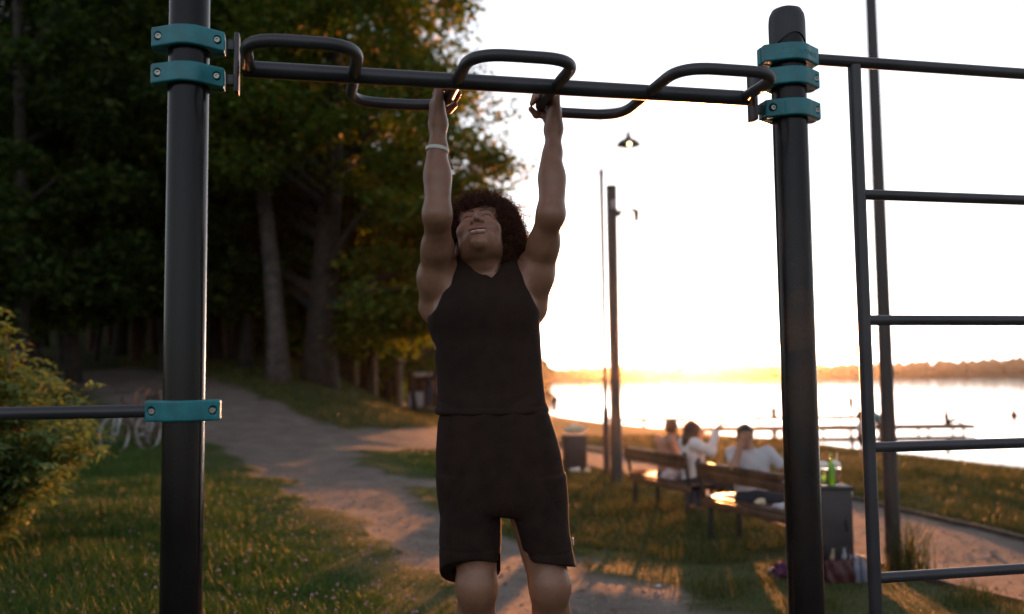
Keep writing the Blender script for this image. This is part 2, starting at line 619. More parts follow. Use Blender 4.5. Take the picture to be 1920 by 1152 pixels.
lake = mk('lake', [(-360, -45, WATER), (770, -45, WATER), (770, 690, WATER), (-360, 690, WATER)], [(0, 1, 2, 3)], wm)
tag(lake, kind='structure')

far_m = mat('far_wood', (0.05, 0.06, 0.028), 0.9, var=0.4, scale=0.06)
def canopy_blobs(cent, rr, hh, seed):
    """rounded uneven tree-top lumps, one mesh"""
    r0 = np.random.default_rng(seed)
    bm = bmesh.new(); bmesh.ops.create_icosphere(bm, subdivisions=2, radius=1)
    bv = np.array([v.co[:] for v in bm.verts]); bf = np.array([[v.index for v in f.verts] for f in bm.faces]); bm.free()
    V, F = [], []
    for i, (c, r, h) in enumerate(zip(cent, rr, hh)):
        j = 1 + r0.uniform(-0.22, 0.22, (len(bv), 1))
        V.append(bv * j * np.array([r, r, h]) + c)
        F.append(bf + i * len(bv))
    return np.concatenate(V), np.concatenate(F)

# land strip under the far trees
fx = np.linspace(-340, 750, 120)
def far_top(x): return np.interp(x, [-340, 0, 40, 120, 200, 252, 336, 750], [9.3, 9.3, 9.8, 10.8, 10.8, 11.0, 13.2, 16])
V, F = [], []
for i, x in enumerate(fx):
    w = 4 * math.sin(x * 0.018) + 2 * math.sin(x * 0.071)
    t = far_top(x)
    V += [(x, 600 + w, WATER - 0.6), (x, 603 + w, WATER + 0.5), (x, 625 + w, WATER + t * 0.22), (x, 668, WATER + t * 0.4), (x, 680, WATER - 0.6)]
    if i:
        for k in range(4): F.append(((i - 1) * 5 + k, i * 5 + k, i * 5 + k + 1, (i - 1) * 5 + k + 1))
tag(mk('far_shore', V, F, far_m), kind='structure')
n = 2300
r0 = np.random.default_rng(5)
fxx = r0.uniform(-340, 748, n); fyy = 605 + 4 * np.sin(fxx * 0.018) + 2 * np.sin(fxx * 0.071) + r0.uniform(0, 1, n) ** 1.4 * 62
tops = far_top(fxx) * (0.62 + 0.25 * (fyy - 605) / 62) * r0.uniform(0.85, 1.18, n)
cen = np.stack([fxx, fyy, WATER + tops * 0.55], 1)
V, F = canopy_blobs(cen, r0.uniform(1.9, 4.2, n), tops * 0.5, 6)
tag(mk('far_wood', V, F, far_m), kind='stuff')
# wooded headland on the near shore
n = 260
fyy = r0.uniform(196, 262, n); fxx = np.interp(fyy, SHX[:, 0], SHX[:, 1]) - 2.5 - r0.uniform(0, 1, n) ** 0.8 * 45
tops = r0.uniform(6.0, 10.0, n) * np.where(fxx > 6, 0.8, 1)
cen = np.stack([fxx, fyy, ground_z(fxx, fyy) + tops * 0.5], 1)
V, F = canopy_blobs(cen, r0.uniform(2.0, 3.6, n), tops * 0.54, 8)
tag(mk('headland_wood', V, F, far_m), kind='stuff')
# evening haze over lake and shore
hz = MB().box((205, 320, 11.5), (1200, 770, 31))
hm = bpy.data.materials.new('evening_air'); hm.use_nodes = True
nt = hm.node_tree
nt.nodes.remove(nt.nodes['Principled BSDF'])
pv = nt.nodes.new('ShaderNodeVolumePrincipled')
pv.inputs['Color'].default_value = (0.97, 0.95, 0.93, 1)
pv.inputs['Density'].default_value = 0.0001
pv.inputs['Anisotropy'].default_value = 0.92
nt.links.new(pv.outputs[0], nt.nodes['Material Output'].inputs['Volume'])
haze = hz.build('haze', hm, smooth=False)
tag(haze, kind='stuff')

# ------------------------------------------------------------------ workout frame
steel = mat('dark_coated_steel', (0.008, 0.0065, 0.007), 0.2, var=0.35, scale=4, bump=0.04, bscale=220, spec=0.24)
steel2 = mat('dark_satin_steel', (0.030, 0.029, 0.037), 0.38, var=0.25, scale=6, bump=0.06, bscale=260)
teal = mat('teal_painted_casting', (0.008, 0.165, 0.20), 0.34, var=0.22, scale=14, bump=0.08, bscale=150)
boltm = mat('zinc_bolt', (0.30, 0.28, 0.25), 0.35, metal=1.0)
capm = mat('dark_plastic_cap', (0.022, 0.023, 0.03), 0.5, bump=0.1, bscale=300)

L0 = Vector((-0.745, 2.56, 0)); DV = Vector((0.976, 0.219, 0)).normalized(); PV = Vector((-DV.y, DV.x, 0))
def bar(s, v=0.0, z=0.0): return L0 + DV * s + PV * v + Vector((0, 0, z))
ZB = 2.2
PR = 0.0545
ROTD = Matrix((DV, PV, Vector((0, 0, 1)))).transposed()
AZ = math.atan2(DV.y, DV.x)

frame = thing('workout_frame', 'dark steel outdoor workout frame with teal clamps, snaking overhead bar and wall ladder', 'workout frame', bar(0.8, 0, 0))
S_POST = (-0.146, 1.680, 3.52)
def post(s, top, name='post'):
    p = bar(s)
    b = MB().lathe([(PR, -0.4), (PR, top - 0.02), (PR - 0.004, top)], 40, p)
    return b.build(name, steel, frame, world=True, auto=40)
post(S_POST[0], 3.2)
post(S_POST[1], 2.44)
post(S_POST[2], 2.44)
def cap(s, top):
    p = bar(s)
    n = 48
    V, F = [], []
    prof = [(0.0575, None), (0.0575, top - 0.05), (0.055, top - 0.028), (0.046, top - 0.01), (0.028, top - 0.002), (0.004, top)]
    for j, (r, z) in enumerate(prof):
        for k in range(n):
            a_ = 2 * math.pi * k / n
            zz = top - 0.118 + 0.020 * math.cos(2 * (a_ - rad(282))) if z is None else z
            V.append(p + Vector((r * math.cos(a_), r * math.sin(a_), zz)))
    for j in range(len(prof) - 1):
        for k in range(n): F.append((j * n + k, j * n + (k + 1) % n, (j + 1) * n + (k + 1) % n, (j + 1) * n + k))
    F.append(tuple((len(prof) - 1) * n + k for k in range(n)))
    mk('post_cap', V, F, capm, frame, world=True)
cap(S_POST[1], 2.505)
cap(S_POST[2], 2.505)
cap(S_POST[0], 3.27)

# the two-part clamp casting: bulged round the post, flat ears with sunk bolts
CH, CL = 0.056, 0.096
def clamp_field(text_side=False):
    b = Blob((-0.115, -0.09, -0.045), (0.115, 0.09, 0.045), 0.0021)
    def f(X, Y, Z):
        ax = np.abs(X)
        half = np.where(ax < 0.048, np.sqrt(np.maximum(0.0725 ** 2 - ax ** 2, 0)), 0.0543 - (ax - 0.048) * 0.62)
        half = np.maximum(half, 0.027)
        d1 = (np.abs(Y) - half) * 0.9
        d2 = ax - CL
        d3 = np.abs(Z) - CH / 2
        r = 0.005
        return np.sqrt(np.maximum(d1 + r, 0) ** 2 + np.maximum(d2 + r, 0) ** 2 + np.maximum(d3 + r, 0) ** 2) + np.minimum(np.maximum(d1, np.maximum(d2, d3)) + r, 0) - r
    b.fn(f, 0.001, 'add')
    for sx in (-1, 1):
        for sy in (-1, 1):
            if text_side and sy < 0: continue
            b.cone((sx * 0.0765, sy * 0.033, 0), (sx * 0.086, sy * 0.043, 0), 0.0115, 0.0135, 0.002, 'sub')
            b.cone((sx * 0.0765, sy * 0.033, 0), (sx * 0.12, sy * 0.050, 0), 0.006, 0.013, 0.002, 'sub')
    # parting gap between the halves
    b.fn(lambda X, Y, Z: np.maximum(np.abs(Y) - 0.0022, 0.06 - np.abs(X)), 0.001, 'sub')
    b.fn(lambda X, Y, Z: np.sqrt(X * X + Y * Y) - (PR + 0.0008) + 0 * Z, 0.001, 'sub')
    return b.net()
CV, CF = clamp_field()
clamp_me = mesh(CV, CF, teal)
CV, CF = clamp_field(True)
text_me = mesh(CV, CF, teal)
bolt_mb = MB()
bolt_mb.lathe([(0.0085, -0.012), (0.0085, 0.002), (0.0075, 0.004), (0.0042, 0.004), (0.0040, 0.0005)], 14)
bolt_me = mesh(bolt_mb.V, bolt_mb.F, boltm)
bolt_me.set_sharp_from_angle(angle=rad(35))
def clamp(s, z, plain=False):
    o = put('clamp', text_me if plain else clamp_me, frame)
    p = bar(s, 0, z) - Vector(ORG[frame.name])
    o.location = p; o.rotation_euler = (0, 0, AZ)
    for sx in (-1, 1):
        for sy in ((1,) if plain else (-1, 1)):
            q = put('bolt', bolt_me, o)
            q.location = (sx * 0.0765, sy * 0.034, 0)
            q.rotation_euler = (rad(-90 * sy), 0, 0)
    return o
ZC = EYE + np.array([0.936, 0.834])
for s in (S_POST[0], S_POST[1]):
    for z in ZC: clamp(s, float(z))
top_clamp = clamp(S_POST[1], EYE + 1.012, True)
clamp(S_POST[2], EYE + 1.012)
clamp(S_POST[0], EYE - 0.080)
# raised lettering, upside down on the topmost clamp
tcu = bpy.data.curves.new('lettering', 'FONT')
tcu.body = 'KENGURU PRO'
tcu.size = 0.020; tcu.extrude = 0.001; tcu.align_x = 'CENTER'; tcu.align_y = 'CENTER'
tob = bpy.data.objects.new('lettering_source', tcu)
COL.objects.link(tob)
dg = bpy.context.evaluated_depsgraph_get()
tme = bpy.data.meshes.new_from_object(tob.evaluated_get(dg))
bpy.data.objects.remove(tob)
tv = np.empty(len(tme.vertices) * 3); tme.vertices.foreach_get('co', tv); tv = tv.reshape(-1, 3)
tv[:, 0] *= -1; tv[:, 1] *= -1                       # turned half round
xx = tv[:, 0] + 0.012
ax = np.abs(xx)
half = np.where(ax < 0.048, np.sqrt(np.maximum(0.0725 ** 2 - ax ** 2, 0)), 0.0543 - (ax - 0.048) * 0.62)
nv = np.stack([xx, -half - 0.0002 - tv[:, 2] * 0.8, tv[:, 1]], 1)
tme.vertices.foreach_set('co', nv.ravel())
tme.materials.clear(); tme.materials.append(mat('raised_paint', (0.04, 0.26, 0.29), 0.45))
put('lettering', tme, top_clamp)

# overhead bar, its end brackets and the snaking grip tube
mb = MB(); mb.tube([bar(0.0, 0, ZB), bar(1.535, 0, ZB)], 0.0235, 24)
over = mb.build('overhead_bar', steel2, frame, world=True, auto=40)
for s in (-0.018, 1.552):
    m_ = MB(); m_.box(bar(s, 0, ZB + 0.012), (0.014, 0.05, 0.17), ROTD, 0.004)
    m_.box(bar(s - 0.012 if s < 1 else s + 0.012, 0, ZB + 0.064), (0.03, 0.02, 0.03), ROTD, 0.003)
    m_.box(bar(s - 0.012 if s < 1 else s + 0.012, 0, ZB - 0.036), (0.03, 0.02, 0.03), ROTD, 0.003)
    m_.build('end_bracket', steel2, frame, world=True, auto=40)
AN, AF = -0.245, 0.26
legs = [0.015, 0.306, 0.604, 0.905, 1.205, 1.520]
pts = [bar(legs[0], 0, ZB), bar(legs[0], AN, ZB), bar(legs[1], AN, ZB), bar(legs[1], AF, ZB), bar(legs[2], AF, ZB), bar(legs[2], AN, ZB),
       bar(legs[3], AN, ZB), bar(legs[3], AF, ZB), bar(legs[4], AF, ZB), bar(legs[4], AN, ZB), bar(legs[5], AN, ZB), bar(legs[5], 0, ZB)]
mb = MB(); mb.tube(fillet(pts, 0.105, 9), 0.0172, 18)
mb.build('snaking_grip_tube', steel2, frame, world=True)

# wall ladder to the right: top tube, two uprights, rungs
ZT = EYE + 1.012
mb = MB(); mb.tube([bar(S_POST[1] + 0.095, 0, ZT), bar(S_POST[2] - 0.095, 0, ZT)], 0.0185, 20)
mb.build('ladder_top_tube', steel2, frame, world=True, auto=40)
for s in (1.917, 3.28):
    mb = MB(); mb.tube([bar(s, 0, 0.05), bar(s, 0, ZT - 0.012)], 0.0205, 20)
    mb.build('ladder_upright', steel2, frame, world=True, auto=40)
for h in (0.575, 0.168, -0.236, -0.642, -1.05):
    mb = MB(); mb.tube([bar(1.93, 0, EYE + h), bar(3.27, 0, EYE + h)], 0.0168, 18)
    mb.build('rung', steel2, frame, world=True, auto=40)
mb = MB(); mb.tube([bar(S_POST[0] - 0.09, 0, EYE - 0.08), bar(-1.9, 0, EYE - 0.08)], 0.0175, 20)
mb.build('low_bar', steel2, frame, world=True, auto=40)

# ------------------------------------------------------------------ vegetation
bark = mat('grey_brown_bark', (0.036, 0.028, 0.023), 0.9, var=0.45, scale=5, bump=0.8, bscale=18)
bark_p = mat('pine_bark', (0.09, 0.048, 0.03), 0.9, var=0.4, scale=6, bump=0.8, bscale=22)
leaf_a = leaf_mat('broad_leaves', [(0.0, (0.035, 0.072, 0.012)), (0.5, (0.068, 0.115, 0.017)), (0.8, (0.11, 0.15, 0.022)), (0.95, (0.16, 0.15, 0.025)), (1.0, (0.22, 0.14, 0.03))], 0.42)
leaf_b = leaf_mat('deep_green_leaves', [(0.0, (0.02, 0.042, 0.009)), (0.6, (0.036, 0.07, 0.013)), (1.0, (0.075, 0.105, 0.022))], 0.35)
needle_m = leaf_mat('pine_needles', [(0.0, (0.014, 0.028, 0.012)), (0.6, (0.022, 0.042, 0.016)), (1.0, (0.05, 0.065, 0.022))], 0.2)
bush_m = leaf_mat('shrub_leaflets', [(0.0, (0.06, 0.115, 0.028)), (0.5, (0.11, 0.18, 0.055)), (0.9, (0.17, 0.235, 0.09)), (1.0, (0.25, 0.22, 0.09))], 0.3)
grass_m = leaf_mat('lush_grass', [(0.0, (0.026, 0.062, 0.010)), (0.5, (0.045, 0.096, 0.015)), (0.9, (0.07, 0.115, 0.022)), (1.0, (0.13, 0.12, 0.045))], 0.22)
dry_m = leaf_mat('dry_grass', [(0.0, (0.034, 0.054, 0.011)), (0.5, (0.066, 0.078, 0.019)), (1.0, (0.14, 0.11, 0.042))], 0.25)

def leaf_quads(P, N, D, L, W):
    """one diamond leaf per row: position, normal, direction"""
    S = np.cross(N, D)
    S /= np.linalg.norm(S, axis=1, keepdims=True) + 1e-9
    D = D / (np.linalg.norm(D, axis=1, keepdims=True) + 1e-9)
    V = np.stack([P, P + D * L[:, None] * 0.45 + S * W[:, None] * 0.5 , P + D * L[:, None] - N * L[:, None] * 0.12, P + D * L[:, None] * 0.45 - S * W[:, None] * 0.5], 1).reshape(-1, 3)
    F = np.arange(len(V)).reshape(-1, 4)
    return V, F


def broad_tree(seed, H, base, R, tr, nclump, nleaf, L, lean=(0, 0), squash=1.0, droop=0.0, prof_z=None, open_side=False):
    r = np.random.default_rng(seed)
    mb = MB()
    top = np.array([lean[0], lean[1], H * 0.86])
    tp, tw = [], []
    for i in range(9):
        t = i / 8
        p = np.array([lean[0] * t ** 1.2 + 0.22 * math.sin(4.2 * t + seed), lean[1] * t + 0.2 * math.sin(4 * t + 2 * seed), -0.4 + t * (top[2] + 0.4)])
        tp.append(p); tw.append(tr * ((1.35 if i == 0 else 1.0) * (1 - t) ** 0.75 + 0.05))
    mb.tube(tp, tw, 10)
    cz = (H + base) / 2
    C = []
    while len(C) < nclump:
        q = unit(r.normal(size=3)) * (r.uniform(0.25, 1) ** 0.45)
        if q[2] < -0.95: continue
        if prof_z is not None:
            z = r.uniform(base, H) if len(C) % 3 else r.uniform(base, base + (H - base) * 0.5)
            a = r.uniform(0, 2 * math.pi); rr = R * np.interp(z / H, *prof_z) * r.uniform(0.2, 1) ** 0.45 * r.uniform(0.9, 1.08)
            if open_side and z < 5.6 and math.cos(a) * rr < 0.3 and math.sin(a) * rr < 2.2: continue     # bare flank beside the neighbour
            C.append([lean[0] * 0.6 + math.cos(a) * rr, lean[1] * 0.6 + math.sin(a) * rr, z]); continue
        prof = 1.0 if q[2] > -0.2 else 1.0 - 0.25 * abs(q[2] + 0.2)
        C.append([lean[0] * 0.6 + q[0] * R * prof * r.uniform(0.8, 1.12), lean[1] * 0.6 + q[1] * R * squash * prof * r.uniform(0.8, 1.12), cz + q[2] * (H - base) / 2])
    C = np.array(C)
    rc = r.uniform(0.55, 1.15, nclump) * R * 0.17
    for i in r.choice(nclump, min(nclump, 26), replace=False):
        c = C[i]
        t = np.clip((c[2] - 0.35 * np.hypot(c[0], c[1])) / top[2], 0.18, 0.95)
        k = int(t * 8); f = t * 8 - k
        p0 = tp[k] * (1 - f) + tp[min(8, k + 1)] * f
        w0 = (tw[k] * (1 - f) + tw[min(8, k + 1)] * f) * 0.5
        mid = (p0 + c) / 2 + np.array([0, 0, 0.25])
        mb.tube([p0, mid, c], [w0, w0 * 0.55, 0.012], 6, cap=False)
    idx = r.integers(0, nclump, nleaf)
    off = unit(r.normal(size=(nleaf, 3))) * (r.uniform(0, 1, (nleaf, 1)) ** 0.5) * rc[idx][:, None] * np.array([1.25, 1.25, 0.62])
    P = C[idx] + off
    P[:, 2] -= droop * rc[idx] * r.uniform(0, 1.3, nleaf)
    N = unit(np.stack([r.normal(size=nleaf) * 0.6, r.normal(size=nleaf) * 0.6, np.ones(nleaf)], 1))
    a = r.uniform(0, 2 * math.pi, nleaf)
    D = unit(np.stack([np.cos(a), np.sin(a), -0.35 + 0.3 * r.normal(size=nleaf)], 1))
    s = L * r.uniform(0.7, 1.35, nleaf)
    V, F = leaf_quads(P, N, D, s, s * 0.72)
    return mb, V, F

def pine(seed, H, base, R, tr, ntier, nleaf):
    r = np.random.default_rng(seed)
    mb = MB()
    tp = [np.array([0.1 * math.sin(i * 0.9 + seed), 0.1 * math.cos(i * 0.7 + seed), -0.4 + i / 8 * (H + 0.2)]) for i in range(9)]
    tw = [tr * ((1 - i / 8) * 0.85 + 0.1) for i in range(9)]
    mb.tube(tp, tw, 9)
    C, rc = [], []
    for i in range(ntier):
        t = i / (ntier - 1)
        z = base + (H - base) * t
        Rz = R * (0.35 + 0.65 * math.sin(math.pi * min(1, 0.25 + 0.75 * t)) ** 0.8) * r.uniform(0.6, 1.15)
        a = r.uniform(0, 2 * math.pi)
        for k in range(3):
            d = np.array([math.cos(a + k * 2.1), math.sin(a + k * 2.1), -0.12])
            e = np.array([0, 0, z]) + d * Rz
            mb.tube([np.array([0, 0, z]), e], [0.05, 0.01], 5, cap=False)
            for u in (0.45, 0.75, 1.0):
                C.append(np.array([0, 0, z]) + d * Rz * u); rc.append(0.33 + 0.2 * u * r.uniform(0.7, 1.3))
    C, rc = np.array(C), np.array(rc)
    idx = r.integers(0, len(C), nleaf)
    P = C[idx] + unit(r.normal(size=(nleaf, 3))) * (r.uniform(0, 1, (nleaf, 1)) ** 0.5) * rc[idx][:, None] * np.array([1.3, 1.3, 0.5])
    N = unit(r.normal(size=(nleaf, 3))); D = unit(r.normal(size=(nleaf, 3)) + np.array([0, 0, 0.4]))
    s = r.uniform(0.16, 0.32, nleaf)
    V, F = leaf_quads(P, N, D, s, s * 0.3)
    return mb, V, F

def tree_thing(name, data, bm_, lm, label, group, loc, rz=0, sc=1.0):
    t = thing(name, label, 'tree', loc, rz, group)
    mb, V, F = data
    o = mb.build('trunk', bm_, t)
    c = mk('crown', V, F, lm, t, smooth=False)
    t.scale = (sc, sc, sc)
    return t

FG = 'trees of the dark lakeside wood'
protos = {}
d_edge = broad_tree(11, 15.0, 1.5, 4.9, 0.44, 520, 105000, 0.165, droop=0.5, prof_z=([0.08, 0.16, 0.32, 0.5, 0.72, 0.9, 1.0], [0.5, 0.72, 0.98, 1.0, 0.82, 0.5, 0.15]), open_side=True)
d_lean = broad_tree(12, 15.0, 5.6, 3.2, 0.27, 170, 24000, 0.17, lean=(-2.6, 0.3), droop=0.3)
d_tall = broad_tree(13, 17.0, 2.4, 3.7, 0.20, 210, 30000, 0.19, droop=0.5, prof_z=([0.1, 0.3, 0.5, 0.75, 1.0], [0.45, 0.8, 1.0, 0.8, 0.2]))
d_young = broad_tree(14, 7.5, 1.2, 2.4, 0.11, 90, 13000, 0.15, droop=0.4)
d_pine = pine(15, 19.0, 5.5, 2.9, 0.2, 26, 16000)

p = G((612 - 960) / FPX * 26, 26)
edge = tree_thing('broadleaf_tree', d_edge, bark, leaf_a, 'massive low-crowned broadleaf tree with the thickest trunk, at the lawn edge', FG, p, 0.4)
p = G((535 - 960) / FPX * 25, 25)
pale_bark = mat('pale_grey_bark', (0.075, 0.062, 0.055), 0.9, var=0.4, scale=5, bump=0.8, bscale=18)
lean = tree_thing('broadleaf_tree', d_lean, pale_bark, leaf_a, 'broadleaf tree with a pale trunk leaning over the grassy bank', FG, p, 0.0)
first = {}
def plant(kind, px, dist, label, rz, sc, dz=0.0):
    x = (px - 960) / FPX * dist
    loc = G(x, dist) + Vector((0, 0, dz - 0.1))
    if kind not in first:
        dd = {'tall': (d_tall, bark, leaf_b), 'young': (d_young, bark, leaf_a), 'pine': (d_pine, bark_p, needle_m)}[kind]
        nm = {'tall': 'broadleaf_tree', 'young': 'young_tree', 'pine': 'pine_tree'}[kind]
        t = tree_thing(nm, *dd, label, FG, loc, rz, sc)
        first[kind] = t
    else:
        src = first[kind] if not isinstance(kind, bpy.types.Object) else kind
        t = copy_tree(src)
        t['label'] = label
        t.location = loc; t.rotation_euler = (0, 0, rz); t.scale = (sc, sc, sc)
    return t
W = [
 ('tall', 450, 27.5, 'tall dark broadleaf tree between the steel post and the leaning tree'),
 ('tall', 655, 33, 'tall broadleaf tree just behind the massive low-crowned tree'),
 ('tall', 405, 33, 'broadleaf tree with a thin sunlit trunk just right of the steel post'),
 ('tall', 300, 27, 'tall broadleaf tree rising behind the upper clamps of the steel post'),
 ('tall', 575, 37, 'broadleaf tree in the gap between leaning trunk and massive trunk'),
 ('tall', 150, 25, 'tall broadleaf tree standing over the flowering shrub'),
 ('tall', 20, 22, 'tall broadleaf tree at the near end of the wood, behind the shrub'),
 ('tall', 220, 34, 'tall broadleaf tree over the top end of the gravel road'),
 ('tall', 90, 37, 'deep broadleaf tree in the darkest part of the wood behind the shrub'),
 ('tall', 720, 43, 'broadleaf tree beside the kiosk, last of the tall row'),
 ('tall', -90, 27, 'broadleaf tree at the outer end of the wood beyond the low bar'),
 ('pine', 248, 31, 'pine with a slim red-lit trunk beside the top of the gravel road'),
 ('pine', 135, 33, 'pine with a red-lit lower trunk behind the crest of the shrub'),
 ('pine', 172, 36, 'second red-lit pine trunk from the shrub, deep in the wood'),
 ('pine', 200, 40, 'third red-lit pine trunk from the shrub, deep in the wood'),
 ('pine', 222, 46, 'thin far pine just short of the slim red-lit pine'),
 ('pine', 266, 40, 'red-lit far pine directly above the bicycle handlebar'),
 ('pine', 282, 37, 'red-lit far pine directly above the rack hoops'),
 ('pine', 60, 30, 'pine rising dark behind the middle of the shrub'),
 ('pine', -30, 30, 'pine at the dark outer corner of the wood'),
 ('pine', 425, 45, 'far pine seen between the steel post and the leaning tree'),
 ('pine', 500, 47, 'far pine right behind the leaning trunk'),
 ('pine', 690, 36, 'thin dark trunked pine right of the massive trunk'),
 ('young', 735, 40, 'low young tree hanging over the kiosk roof'),
 ('young', 675, 46, 'young tree filling the gap beside the massive trunk'),
 ('young', 480, 43, 'young tree behind the leaning tree trunk'),
 ('young', 380, 40, 'young tree just right of the steel post, deep in shade'),
 ('young', 330, 38, 'young tree hidden partly by the steel post, above the road'),
 ('young', 250, 50, 'young tree at the far end of the gravel road'),
 ('young', 90, 44, 'young tree deep behind the shrub, under the pines'),
 ('young', 60, 24, 'young tree with pale fresh leaves over the shrub top'),
 ('young', 440, 31, 'young tree hanging over the bank left of the leaning trunk'),
 ('young', 585, 30, 'young tree between the leaning and the massive trunk, at the bank'),
 ('young', 560, 44, 'young tree deep between the leaning and the massive trunk'),
 ('young', 640, 38, 'young tree behind the massive trunk, on its lake side'),
 ('young', 700, 33, 'drooping young tree above the short wooden posts'),
 ('young', 770, 36, 'drooping young tree over the pale kiosk awning'),
 ('young', 290, 46, 'young tree beyond the road end, above the rack hoops'),
 ('young', 190, 30, 'dark young tree over the crest of the shrub'),
 ('young', 120, 28, 'dark young tree left of the red-lit pine trunks'),
 ('young', -60, 22, 'young tree at the outer end of the wood above the low bar'),
]
for i, (k, px, dist, lab) in enumerate(W):
    plant(k, px, dist, lab, i * 1.9, 0.92 + 0.16 * ((i * 7) % 5) / 4)

# the wood goes on behind: leaf mass nobody could count
r = np.random.default_rng(31)
n = 60000
px = r.uniform(-420, 760, n); dist = r.uniform(50, 74, n)
x = (px - 960) / FPX * dist
z = ground_z(x, dist) + r.uniform(0, 1, n) ** 0.9 * (15 + 5 * vnoise(x * 0.22, dist * 0.1, 3)) * np.clip((820 - px) / 160, 0.25, 1)
P = np.stack([x, dist, z], 1)
N = unit(r.normal(size=(n, 3)) + np.array([0, -0.6, 0.6])); D = unit(r.normal(size=(n, 3)))
s = r.uniform(0.45, 0.95, n)
V, F = leaf_quads(P, N, D, s, s * 0.8)
tag(mk('deep_wood', V, F, leaf_b, smooth=False), kind='stuff')

# flowering shrub on the left
sp = G(-4.3, 6.9)
shrub = thing('flowering_shrub', 'bushy green shrub with feathery leaflets and rusty flower spikes by the low bar', 'shrub', sp)
r = np.random.default_rng(41)
stems = MB(); LP, LN, LD, LL = [], [], [], []
tips = []
for i in range(270):
    a = r.uniform(0, 2 * math.pi); q = r.uniform(0, 1) ** 0.6
    b0 = np.array([math.cos(a), math.sin(a), 0]) * 0.35 * q
    out = np.array([math.cos(a), math.sin(a), 0]) * (0.92 * q) * r.uniform(0.75, 1.08)
    hgt = (2.12 - 1.0 * q ** 1.6) * r.uniform(0.72, 1.03)
    pts = [b0 + out * t ** 1.3 + np.array([0, 0, hgt * (t - 0.12 * t * t * q)]) for t in np.linspace(0, 1, 7)]
    stems.tube(pts, [0.009 * (1 - 0.75 * t) for t in np.linspace(0, 1, 7)], 4, cap=False)
    tips.append((pts[-1], unit(pts[-1] - pts[-2])))
    nl = 22
    for k in range(nl):
        t = 0.18 + 0.82 * (k + r.uniform(0, 1)) / nl
        j = min(5, int(t * 6)); f = t * 6 - j
        c = pts[j] * (1 - f) + pts[j + 1] * f
        aa = r.uniform(0, 2 * math.pi)
        dr = unit(np.array([math.cos(aa), math.sin(aa), r.uniform(-0.15, 0.55)]))
        ln = r.uniform(0.15, 0.26)
        for u in np.linspace(0.15, 1, 8):        # leaflets on both sides of the leaf stalk
            side = unit(np.cross(dr, [0, 0, 1]))
            base = c + dr * ln * u + np.array([0, 0, -0.06 * u * u])
            for sg in (-1, 1):
                LP.append(base); LD.append(unit(side * sg + dr * 0.55 + r.normal(size=3) * 0.35 + np.array([0, 0, -0.25]))); LN.append(unit(np.array([0, 0, 1.0]) + r.normal(size=3) * 0.3)); LL.append(r.uniform(0.06, 0.10) * (1.1 - 0.4 * u))
stems.build('stem', mat('shrub_stem', (0.07, 0.05, 0.03), 0.8), shrub)
LL = np.array(LL)
V, F = leaf_quads(np.array(LP), np.array(LN), np.array(LD), LL, LL * 0.38)
mk('foliage', V, F, bush_m, shrub, smooth=False)
spike_m = mat('rusty_flower_spike', (0.26, 0.15, 0.075), 0.85, var=0.35, scale=40, bump=0.6, bscale=120)
sk = MB()
for k in range(60):
    t = k / 60; a = k * 2.4
    rr = 0.013 * (1 - t) ** 0.7 + 0.002
    c = (rr * math.cos(a), rr * math.sin(a), t * 0.15)
    sk.box(c, (0.010, 0.010, 0.008), Euler((a, a * 0.7, 0)).to_matrix())
sk.tube([(0, 0, -0.02), (0, 0, 0.15)], [0.008, 0.002], 5)
sk_me = mesh(sk.V, sk.F, spike_m, smooth=False)
sel = sorted(range(len(tips)), key=lambda i: -tips[i][0][2])[:110:2]
for i in sel:
    tpos, td = tips[i]
    o = put('flower_spike', sk_me, shrub)
    o.location = tpos; o.rotation_euler = Vector(unit(td + np.array([0, 0, 0.8]))).to_track_quat('Z', 'X').to_euler()
    s = random.uniform(0.45, 0.85); o.scale = (s, s, s)

# grass blades
def blades(X, Y, Hh, wid, seed, lean=0.45):
    r = np.random.default_rng(seed)
    n = len(X)
    Z = ground_z(X, Y) - 0.02
    a = r.uniform(0, 2 * math.pi, n); b = r.uniform(0, 2 * math.pi, n)
    sx, sy = np.cos(a) * wid, np.sin(a) * wid
    lx, ly = np.cos(b) * Hh * lean * r.uniform(0.2, 1.3, n), np.sin(b) * Hh * lean * r.uniform(0.2, 1.3, n)
    V = np.empty((n, 5, 3))
    V[:, 0] = np.stack([X - sx, Y - sy, Z], 1); V[:, 1] = np.stack([X + sx, Y + sy, Z], 1)
    V[:, 2] = np.stack([X - sx * 0.8 + lx * 0.4, Y - sy * 0.8 + ly * 0.4, Z + Hh * 0.6], 1)
    V[:, 3] = np.stack([X + sx * 0.8 + lx * 0.4, Y + sy * 0.8 + ly * 0.4, Z + Hh * 0.6], 1)
    V[:, 4] = np.stack([X + lx * 1.2, Y + ly * 1.2, Z + Hh * 0.95], 1)
    b0 = np.arange(n)[:, None] * 5
    F = np.concatenate([b0 + np.array([0, 1, 2]), b0 + np.array([1, 3, 2]), b0 + np.array([2, 3, 4])])
    return V.reshape(-1, 3), F

def scatter(n, x0, x1, y0, y1, seed, ypow=1.0, wedge=None):
    r = np.random.default_rng(seed)
    Y = y0 + (y1 - y0) * r.uniform(0, 1, n) ** ypow
    u = r.uniform(x0, x1, n)
    X = u * Y if wedge else u
    return X, Y, r

